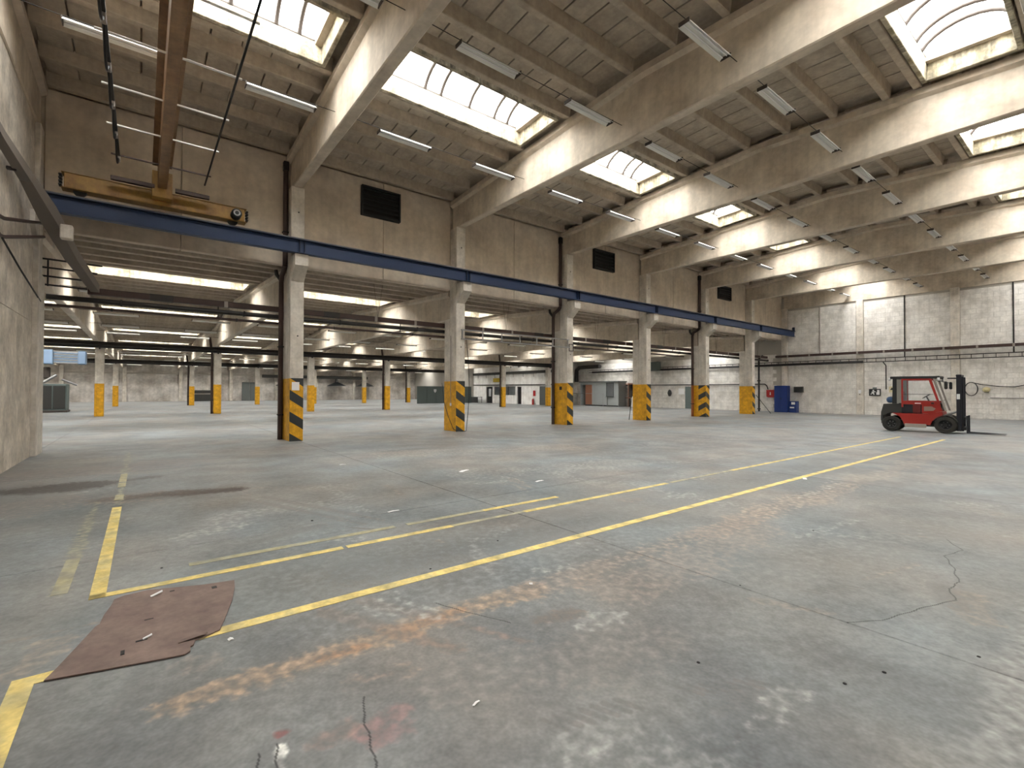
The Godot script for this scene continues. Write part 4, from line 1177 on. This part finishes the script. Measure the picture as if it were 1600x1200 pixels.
	# wheels
	for w in [[0.0, 0.305, 0.47, 0.20], [1.647, 0.33, 0.47, 0.24]]:
		for s in [1.0, -1.0]:
			var r: float = w[1]; var h: float = w[3] * 0.5
			var T := Transform3D(Basis(Vector3.RIGHT, s * PI / 2), V(w[0], r, s * w[2]))
			var wh := part("wheel", MB.new().lathe([Vector2(r * 0.55, -h), Vector2(r * 0.93, -h), Vector2(r, -h * 0.6), Vector2(r, h * 0.6), Vector2(r * 0.93, h), Vector2(r * 0.60, h), Vector2(r * 0.55, h * 0.7), Vector2(r * 0.55, -h)], 32, T), M.rubber, fl)
			part("hub", MB.new().lathe([Vector2(r * 0.56, -h * 0.9), Vector2(r * 0.56, h * 0.5), Vector2(r * 0.45, h * 0.2), Vector2(r * 0.2, h * 0.2), Vector2(r * 0.18, h * 0.7), Vector2(0, h * 0.7)], 20, T), M.black, wh)
			for q in 6:
				var a := TAU * q / 6.0
				part("wheel_nut", MB.new().bev(V(w[0] + cos(a) * r * 0.33, r + sin(a) * r * 0.33, s * (w[2] + h * 0.3)), V(0.03, 0.03, 0.03), 0.008), M.steel, wh)
	for s in [1.0, -1.0]:
		var arch: Array = []
		for i in 9:
			var a := PI * (0.12 + 0.76 * i / 8.0)
			arch.append([1.647 + cos(a) * 0.375, 0.33 + sin(a) * 0.375])
		for i in range(8, -1, -1):
			arch.append([1.647 + (arch[i][0] - 1.647) * 0.93, 0.33 + (arch[i][1] - 0.33) * 0.93])
		part("fender", MB.new().prism(P.call(arch), s * 0.47 - 0.12, s * 0.47 + 0.12), M.lift_gray, fl)
	# mast
	for s in [1.0, -1.0]:
		part("mast_rail", MB.new().bev(V(2.20, 1.18, s * 0.36), V(0.15, 2.14, 0.09), 0.01).bev(V(2.30, 1.14, s * 0.27), V(0.09, 2.06, 0.07), 0.01), M.lift_navy, fl)
		part("tilt_cylinder", MB.new().tube([V(1.6, 0.62, s * 0.28), V(2.14, 0.85, s * 0.33)], 0.04, 10), M.steel, fl)
	part("mast_crossbar", MB.new().bev(V(2.20, 2.22, 0), V(0.17, 0.08, 0.82), 0.015).bev(V(2.20, 1.5, 0), V(0.06, 0.10, 0.66), 0.01).bev(V(2.20, 0.32, 0), V(0.12, 0.16, 0.7), 0.01), M.lift_navy, fl)
	part("hose_guide", MB.new().bev(V(2.00, 2.12, 0.36), V(0.30, 0.05, 0.06), 0.012), M.black, fl)
	part("lift_cylinder", MB.new().tube([V(2.18, 0.3, 0.12), V(2.18, 2.15, 0.12)], 0.04, 10), M.steel, fl)
	part("mast_label", MB.new().box(V(2.19, 1.42, 0.407), V(0.10, 0.20, 0.004)), M.paper, fl)
	var cg := part("fork_carriage", MB.new().bev(V(2.38, 0.60, 0), V(0.06, 0.12, 0.95), 0.01).bev(V(2.38, 0.22, 0), V(0.06, 0.12, 0.95), 0.01), M.black, fl)
	for s in [1.0, -1.0]:
		part("fork", MB.new().prism(P.call([[2.42, 0.03], [2.42, 0.70], [2.47, 0.70], [2.47, 0.075], [3.52, 0.045], [3.56, 0.03]]), s * 0.30 - 0.055, s * 0.30 + 0.055), M.lift_navy, cg)
	for c in fl.get_children():
		var nm := String(c.name)
		if not (nm.begins_with("wheel") or nm.begins_with("fender")): c.scale.x = 0.915

# ------------------------------------------------------------------ things in the low hall
func build_low_hall_things() -> void:
	# office built into the hall: wall with doors and windows, and its upper storey
	var off := struct("wall_office")
	part("wall_face", MB.new().span(V(35.4, 0.0, -54.0), V(35.7, 2.1, -51.05)).span(V(35.4, 2.1, -54.0), V(35.7, 4.35, -38.5)).span(V(35.4, 0, -49.65), V(35.7, 1.05, -44.6)).span(V(35.4, 0, -43.75), V(35.7, 2.1, -40.5)).span(V(35.4, 0, -38.75), V(35.7, 2.1, -38.5)).span(V(35.4, 1.05, -49.65), V(35.7, 2.1, -49.35)).span(V(35.4, 1.05, -44.95), V(35.7, 2.1, -44.6)).span(V(35.4, 4.35, -54.0), V(35.7, 5.6, -46.0)).span(V(35.4, 4.35, -42.0), V(35.7, 5.6, -38.5)).span(V(35.4, 5.3, -46.0), V(35.7, 5.6, -42.0)), M.white_wall, off)
	part("wall_return", MB.new().span(V(35.7, 0, -38.8), V(39.5, 5.6, -38.5)), M.white_wall, off)
	part("inner_wall", MB.new().span(V(37.6, 0, -54.0), V(37.7, 5.6, -38.8)), M.white_wall, off)
	part("inner_ceiling", MB.new().span(V(35.7, 2.55, -54.0), V(37.6, 2.65, -38.8)), M.white_wall, off)
	part("side_wall", MB.new().span(V(35.7, 0, -54.0), V(37.7, 5.6, -53.8)), M.white_wall, off)
	var pipe_band := thing("cable_trunking", "dark trunking with hooks along the white office wall", "trunking")
	part("trunk", MB.new().bev(V(35.28, 3.75, -46.2), V(0.2, 0.30, 15.5), 0.02), M.lift_gray, pipe_band)
	for q in 8: part("hook", MB.new().tube([V(35.3, 3.6, -39.5 - q * 1.9), V(35.3, 3.2, -39.5 - q * 1.9)], 0.02, 5), M.cable, pipe_band)
	tag(part("wall_pipe", MB.new().tube([V(35.3, 2.32, -54.0), V(35.3, 2.28, -38.4)], 0.05, 8), M.pipe_dark, self), "dark pipe crossing the white office wall above the doors", "pipe")
	var d1 := struct("door_1")
	part("door_leaf", MB.new().bev(V(35.55, 1.03, -50.35), V(0.08, 2.06, 1.3), 0.01), M.door_dark, d1)
	part("door_glass", MB.new().bev(V(35.50, 1.35, -50.35), V(0.03, 1.0, 0.5), 0.005), M.frame_white, d1)
	var w1 := struct("window_1")
	part("pane", MB.new().span(V(35.56, 1.05, -49.35), V(35.57, 2.1, -44.95)), M.glass, w1)
	for zz in [-49.3, -47.9, -46.5, -45.0]:
		part("window_bar", MB.new().bev(V(35.55, 1.57, zz), V(0.06, 1.05, 0.07), 0.01), M.door_dark, w1)
	var d2 := struct("door_2")
	part("door_leaf", MB.new().bev(V(35.6, 1.03, -44.15), V(0.08, 2.06, 0.85), 0.01), M.door_dark, d2)
	var d3 := struct("door_3")
	part("door_leaf", MB.new().bev(V(35.43, 1.03, -39.6), V(0.10, 2.06, 1.68), 0.01), M.door_gray, d3)
	part("door_sign", MB.new().box(V(35.376, 1.45, -39.25), V(0.005, 0.35, 0.2)), M.frame_white, d3)
	var w2 := struct("window_2")
	part("pane", MB.new().span(V(35.56, 4.35, -46.0), V(35.57, 5.3, -42.0)), M.glass, w2)
	for q in 6: part("window_bar", MB.new().bev(V(35.52, 4.83, -46.0 + q * 0.8), V(0.08, 0.95, 0.09), 0.01), M.frame_white if q % 2 else M.door_dark, w2)
	tag(part("yellow_sign", MB.new().bev(V(35.34, 2.92, -48.1), V(0.05, 0.50, 2.6), 0.01), M.sign_yellow, self), "long yellow sign board on the white office wall", "sign")
	var ext := thing("fire_extinguisher", "red fire extinguisher at the white wall beside grey door", "extinguisher", V(35.2, 0, -41.4))
	part("cylinder", MB.new().lathe([Vector2(0, 0), Vector2(0.11, 0.01), Vector2(0.12, 0.05), Vector2(0.12, 0.55), Vector2(0.06, 0.66), Vector2(0.03, 0.70), Vector2(0, 0.72)], 14), M.red, ext)
	part("hose", MB.new().tube([V(0, 0.70, 0.02), V(0, 0.68, 0.16), V(0, 0.2, 0.16)], 0.015, 5), M.cable, ext)
	tag(part("extinguisher_sign", MB.new().bev(V(35.36, 1.30, -41.35), V(0.02, 0.62, 0.42), 0.005), M.red, self), "red sign on white wall above the fire extinguisher", "sign")
	var tb := thing("work_table", "dark covered work table beside the office door", "table", V(34.7, 0, -52.5))
	part("top", MB.new().bev(V(0, 0.75, 0), V(0.7, 0.05, 2.2), 0.01), M.green_gray, tb)
	part("cover", MB.new().bev(V(-0.33, 0.38, 0), V(0.03, 0.70, 1.9), 0.008), M.lift_gray, tb)
	for q in [[-0.3, -1.0], [0.3, -1.0], [-0.3, 1.0], [0.3, 1.0]]: part("leg", MB.new().bev(V(q[0], 0.36, q[1]), V(0.05, 0.73, 0.05), 0.006), M.cable, tb)
	var st := thing("red_stool", "small dark red chair between grey partition and table", "chair", V(34.0, 0, -54.1))
	part("seat", MB.new().bev(V(0, 0.46, 0), V(0.42, 0.06, 0.42), 0.015), M.lift_maroon, st)
	part("backrest", MB.new().bev(V(0.2, 0.75, 0), V(0.04, 0.3, 0.42), 0.015), M.lift_maroon, st)
	for q in [[-0.18, -0.18], [0.18, -0.18], [-0.18, 0.18], [0.18, 0.18]]: part("leg", MB.new().tube([V(q[0], 0, q[1]), V(q[0], 0.45, q[1])], 0.015, 5), M.steel, st)
	# grey partition
	var gp := thing("partition_screen", "grey green sheet metal partition standing in the low hall", "partition", V(0, 0, -52.0))
	for q in 6:
		part("sheet_panel", MB.new().bev(V(26.62 + q * 1.29, 1.04, 0), V(1.28, 2.06, 0.06), 0.01), M.green_gray, gp)
	part("top_rail", MB.new().bev(V(29.85, 2.09, 0), V(7.8, 0.04, 0.08), 0.005), M.door_gray, gp)
	part("round_sign", MB.new().prism(PackedVector2Array([Vector2(-0.18, 0.2), Vector2(0.18, 0.2), Vector2(0.18, -0.05), Vector2(0, -0.25), Vector2(-0.18, -0.05)]), 0.032, 0.04, Transform3D(Basis.IDENTITY, V(28.4, 1.55, 0))), M.frame_white, gp)
	# booth
	var bo := thing("control_booth", "grey panelled control booth with dark window and brown door", "booth", V(38.6, 0, -34.0))
	# front with a real doorway (z -2.6..-1.9) and window opening (z 1.05..2.05)
	for q in [[-2.65, -2.60, 0.0, 2.5], [-2.60, -1.90, 2.25, 2.5], [-1.90, -0.42, 0.0, 2.5], [-0.40, 1.05, 0.0, 2.5], [1.05, 2.05, 0.0, 1.0], [1.05, 2.05, 2.44, 2.5], [2.05, 2.65, 0.0, 2.5]]:
		part("front_panel", MB.new().span(V(-0.6, q[2], q[0]), V(-0.55, q[3], q[1])), M.booth_gray, bo)
	part("rear_panel", MB.new().span(V(0.55, 0, -2.65), V(0.6, 2.5, 2.65)), M.booth_gray, bo)
	for zz in [-2.62, 2.62]: part("end_panel", MB.new().span(V(-0.55, 0, zz - 0.03), V(0.55, 2.5, zz + 0.03)), M.booth_gray, bo)
	part("inner_floor", MB.new().span(V(-0.55, 0.0, -2.59), V(0.55, 0.04, 2.59)), M.booth_gray, bo)
	part("roof", MB.new().bev(V(-0.05, 2.56, 0), V(1.4, 0.10, 5.5), 0.01), M.door_gray, bo)
	part("plinth", MB.new().bev(V(-0.62, 0.06, 0.36), V(0.03, 0.12, 4.5), 0.005), M.cable, bo)
	part("door", MB.new().bev(V(-0.61, 1.2, -1.40), V(0.04, 2.1, 0.95), 0.008), M.brown_board, bo)
	part("window_pane", MB.new().span(V(-0.58, 1.0, 1.05), V(-0.574, 2.44, 2.05)), M.glass, bo)
	part("window_frame", MB.new().bev(V(-0.6, 1.72, 1.08), V(0.07, 1.46, 0.06), 0.008).bev(V(-0.6, 1.72, 2.02), V(0.07, 1.46, 0.06), 0.008).bev(V(-0.6, 2.41, 1.55), V(0.07, 0.06, 0.9), 0.008).bev(V(-0.6, 1.03, 1.55), V(0.07, 0.06, 0.9), 0.008), M.door_gray, bo)
	part("window_sill", MB.new().bev(V(-0.65, 0.98, 1.55), V(0.1, 0.04, 1.1), 0.005), M.door_gray, bo)
	tag(part("booth_post", MB.new().tube([V(37.3, 0, -32.2), V(37.3, 1.0, -32.2)], 0.04, 8), M.door_gray, self), "short grey post in front of the control booth window", "post")
	var bb := thing("barrier_bar", "pale horizontal barrier bar in front of the control booth", "barrier", V(37.1, 0, 0))
	part("bar", MB.new().tube([V(0, 1.35, -38.3), V(0, 1.30, -32.5)], 0.025, 6), M.steel, bb)
	for zz in [-38.2, -32.6]: part("post", MB.new().tube([V(0, 0, zz), V(0, 1.32, zz)], 0.02, 6), M.steel, bb)
	var rk := thing("storage_niche", "brown timber rack beside the control booth", "rack", V(38.9, 0, -29.9))
	part("back_board", MB.new().bev(V(0.3, 1.2, 0), V(0.05, 2.4, 2.2), 0.01), M.lamp_dark, rk)
	for y in [0.9, 2.3]: part("shelf", MB.new().bev(V(0, y, 0), V(0.6, 0.05, 2.2), 0.008), M.brown_board, rk)
	for zz in [-0.7, -0.1, 0.5, 1.05]: part("upright", MB.new().bev(V(-0.27, 1.2, zz), V(0.06, 2.4, 0.06), 0.008), M.brown_board, rk)
	tag(part("white_canister", MB.new().lathe([Vector2(0, 0), Vector2(0.19, 0.01), Vector2(0.2, 0.05), Vector2(0.2, 0.85), Vector2(0.12, 0.98), Vector2(0.06, 1.0), Vector2(0.06, 1.1), Vector2(0, 1.1)], 16), M.frame_white, self, V(38.2, 0, -29.7)), "white canister standing at the timber rack", "canister")
	tag(part("hanging_bag", MB.new().lathe([Vector2(0, 0), Vector2(0.12, 0.05), Vector2(0.2, 0.3), Vector2(0.14, 0.55), Vector2(0.02, 0.65), Vector2(0, 0.65)], 12), M.lift_gray, self, V(39.15, 1.1, -26.2)), "dark bag hanging on the side wall blocks", "bag")
	tag(part("gray_door", MB.new().bev(V(39.36, 1.0, -24.25), V(0.06, 2.0, 0.9), 0.01), M.green_gray, self), "grey green metal door in the side wall blocks", "door")
	tag(part("wall_notice", MB.new().box(V(39.37, 1.58, -25.1), V(0.01, 0.54, 0.62)), M.paper, self), "white notice sheet on the side wall left of grey door", "notice")
	var fanb := thing("wall_heater", "blue grey air heater box high on the side wall", "heater", V(38.9, 4.0, -27.6))
	part("body", MB.new().bev(V(0, 0, 0), V(0.7, 0.8, 0.8), 0.03), M.green_gray, fanb)
	for q in 5: part("fin", MB.new().bev(V(-0.37, -0.3 + q * 0.15, 0), V(0.03, 0.02, 0.7), 0.004), M.door_gray, fanb)
	# dark ducting near the booth
	var dd := thing("exhaust_duct", "black exhaust duct bending down beside the grey booth", "duct")
	part("duct_run", MB.new().tube([V(38.8, 2.6, -38.0), V(38.8, 3.9, -38.0), V(38.6, 4.2, -37.4), V(38.2, 4.2, -34.0)], 0.22, 12), M.pipe_dark, dd)
	# rear wall: hoods, door, bench
	for q in [[24.9, "black extraction hood hung at the rear wall, central one"], [29.6, "black extraction hood with bent duct at the rear wall"], [17.3, "black extraction hood at the rear wall beside big door"]]:
		var h := thing("extraction_hood", q[1], "hood", V(q[0], 2.25, -78.6))
		part("cone", MB.new().lathe([Vector2(1.45, 0), Vector2(1.42, 0.08), Vector2(0.30, 0.62), Vector2(0.26, 0.62), Vector2(1.36, 0.06), Vector2(1.45, 0)], 20), M.black, h)
		part("duct", MB.new().tube([V(0, 0.6, 0), V(0, 1.13, 0)], 0.22, 10), M.lift_gray, h)
	tag(part("exhaust_line", MB.new().tube([V(14.0, 3.66, -78.6), V(30.0, 3.62, -78.6)], 0.24, 10), M.lift_gray, self), "long dark duct linking the extraction hoods at rear wall", "duct")
	var rd := struct("door_4")
	part("door_leaf", MB.new().bev(V(12.0, 1.37, -79.62), V(0.98, 2.74, 0.12), 0.02), M.door_gray, rd)
	part("door_leaf", MB.new().bev(V(13.02, 1.37, -79.62), V(0.98, 2.74, 0.12), 0.02), M.door_gray, rd)
	var bn := thing("workbench", "long dark workbench with pale top at the rear wall", "workbench", V(6.9, 0, -78.9))
	part("top", MB.new().bev(V(0, 1.02, 0), V(2.6, 0.08, 0.8), 0.01), M.duct_gray, bn)
	part("cabinet", MB.new().bev(V(0, 0.5, 0.05), V(2.5, 0.95, 0.6), 0.01), M.lift_gray, bn)
	part("back_panel", MB.new().bev(V(0, 1.3, -0.36), V(2.6, 0.45, 0.06), 0.01), M.lift_gray, bn)
	# dark machine with filter unit at the left edge
	var mc := thing("filter_machine", "dark machine cabinet with blue grey filter unit behind left wall", "machine", V(-5.4, 0, -46.0))
	part("cabinet", MB.new().bev(V(0, 1.05, 0), V(2.4, 1.85, 1.6), 0.03), M.green_gray, mc)
	part("cabinet_door", MB.new().bev(V(-0.3, 1.05, 0.81), V(1.5, 1.6, 0.03), 0.01).bev(V(0.83, 1.05, 0.81), V(0.62, 1.6, 0.03), 0.01), M.lift_gray, mc)
	part("base", MB.new().bev(V(0, 0.07, 0), V(2.5, 0.14, 1.7), 0.02), M.lamp_dark, mc)
	part("ram", MB.new().tube([V(-0.2, 1.95, 0.3), V(0.6, 2.6, 0.1)], 0.1, 10).tube([V(0.9, 2.3, 0.3), V(1.7, 1.9, 0.3)], 0.07, 10), M.steel, mc)
	part("head", MB.new().bev(V(0.1, 2.75, 0), V(0.35, 0.8, 0.4), 0.05), M.lamp_dark, mc)
	var fu := part("filter_unit", MB.new().bev(V(0.2, 3.85, 0.2), V(0.5, 1.0, 0.9), 0.04), M.duct_blue, mc)
	for q in 9:
		part("filter_tube", MB.new().tube([V(0.45, 3.45 + q * 0.10, 0.35), V(1.75, 3.45 + q * 0.10, 0.35)], 0.045, 8), M.duct_blue if q % 2 else M.steel, fu)
	part("filter_cap", MB.new().bev(V(1.95, 3.85, 0.2), V(0.45, 0.95, 0.8), 0.06), M.duct_blue, fu)
	part("supply_pipe", MB.new().tube([V(0.0, 4.05, 0.2), V(-2.0, 4.05, 0.2)], 0.06, 8).tube([V(0.0, 3.8, 0.2), V(-2.0, 3.8, 0.2)], 0.06, 8), M.frame_white, fu)

# ------------------------------------------------------------------ things on the floor
func build_floor_things() -> void:
	# torn cardboard sheet: traced outline with thickness, edges ragged
	var o := [[-0.10, -4.74], [0.05, -4.76], [0.20, -4.70], [0.40, -4.62], [0.62, -4.57], [0.60, -4.4], [0.55, -4.15], [0.47, -3.86], [0.42, -3.69], [0.36, -3.66], [0.28, -3.63], [0.265, -3.57], [0.25, -3.56], [0.245, -3.50], [0.215, -3.475], [0.10, -3.50], [-0.10, -3.55], [-0.30, -3.60], [-0.41, -3.63], [-0.37, -3.75], [-0.30, -4.0], [-0.235, -4.24], [-0.215, -4.27], [-0.20, -4.42], [-0.165, -4.6], [-0.155, -4.70]]
	var poly := PackedVector2Array()
	for q in o: poly.append(Vector2(q[0], -q[1]))
	var cb := thing("cardboard_sheet", "torn flat brown cardboard sheet lying across the yellow line", "cardboard")
	part("sheet", MB.new().prism(poly, 0.004, 0.012, Transform3D(Basis(Vector3.RIGHT, -PI / 2), Vector3.ZERO)), M.cardboard, cb)
	for q in [[0.47, -4.50, 0.035, 0.05], [0.05, -4.15, 0.05, 0.012], [0.01, -3.83, 0.06, 0.02], [-0.08, -3.72, 0.02, 0.06], [0.20, -4.62, 0.03, 0.02]]:
		part("hole", MB.new().box(V(q[0], 0.0125, q[1]), V(q[2], 0.002, q[3]), Transform3D(Basis.IDENTITY, Vector3.ZERO)), M.cable, cb)
	for q in [[0.10, -4.60, 0.08, 0.03], [0.04, -3.84, 0.05, 0.02]]:
		part("torn_flap", MB.new().bev(V(0, 0, 0), V(q[2], 0.006, q[3]), 0.002, Transform3D(Basis(V(0.3, 0.2, 1).normalized(), 0.35), V(q[0], 0.022, q[1]))), M.paper, cb)
	part("torn_lip", MB.new().bev(V(0, 0, 0), V(0.16, 0.005, 0.04), 0.002, Transform3D(Basis(Vector3.BACK, 0.12) , V(0.27, 0.022, -3.66))), M.cardboard, cb)
	# scraps
	var scraps := [[2.63, -5.93, 0.16, 0.035, 0.1, "white paper strip on the floor joint between the faded lines"], [5.05, -8.05, 0.28, 0.09, 0.5, "crumpled white wrapper on the floor before the columns"], [5.55, -6.35, 0.2, 0.05, 0.2, "short white strip on the floor past the faded yellow line"],
		[1.36, -2.04, 0.05, 0.012, 0.3, "tiny white splinter on the floor by the red stain"], [2.55, -3.02, 0.035, 0.03, 0.9, "tiny white chip on the rusty floor streak"], [0.46, -3.52, 0.03, 0.03, 0.2, "small white crumb beside the torn cardboard corner"],
		[3.4, -10.3, 0.14, 0.04, 0.1, "white scrap on floor in front of the notice column"], [9.6, -3.6, 0.18, 0.07, 0.4, "pale scrap of paper on the floor along thick yellow line"]]
	for q in scraps:
		var s := MB.new()
		var tr := Transform3D(Basis(Vector3.UP, q[4]), V(q[0], 0.0, q[1]))
		s.loft([[tr * V(-q[2] * 0.5, 0.002, -q[3] * 0.4), tr * V(-q[2] * 0.5, 0.006, -q[3] * 0.4), tr * V(-q[2] * 0.5, 0.006, q[3] * 0.5), tr * V(-q[2] * 0.5, 0.002, q[3] * 0.5)],
			[tr * V(0, 0.004, -q[3] * 0.5), tr * V(0, 0.012, -q[3] * 0.5), tr * V(0, 0.010, q[3] * 0.4), tr * V(0, 0.004, q[3] * 0.4)],
			[tr * V(q[2] * 0.5, 0.002, -q[3] * 0.3), tr * V(q[2] * 0.5, 0.007, -q[3] * 0.3), tr * V(q[2] * 0.5, 0.006, q[3] * 0.5), tr * V(q[2] * 0.5, 0.002, q[3] * 0.5)]])
		tag(part("paper_scrap", s, M.paper, self), q[5], "paper scrap")
	var crumbs := [[2.05, -3.82, 0.011], [3.0, -4.1, 0.011], [0.15, -5.3, 0.011], [3.05, -0.95, 0.011], [3.35, -0.85, 0.012], [2.6, -1.55, 0.011], [4.0, -0.55, 0.011], [3.9, -1.95, 0.008], [6.1, -2.2, 0.011], [1.65, -6.1, 0.016]]
	for q in crumbs:
		tag(part("dark_crumb", MB.new().lathe([Vector2(0, 0), Vector2(q[2], 0.002), Vector2(q[2] * 0.8, q[2] * 0.5), Vector2(0, q[2] * 0.7)], 7), M.cable, self, V(q[0], 0, q[1])), "small dark crumb of dirt on the concrete floor", "crumb", "dirt crumbs on the floor")
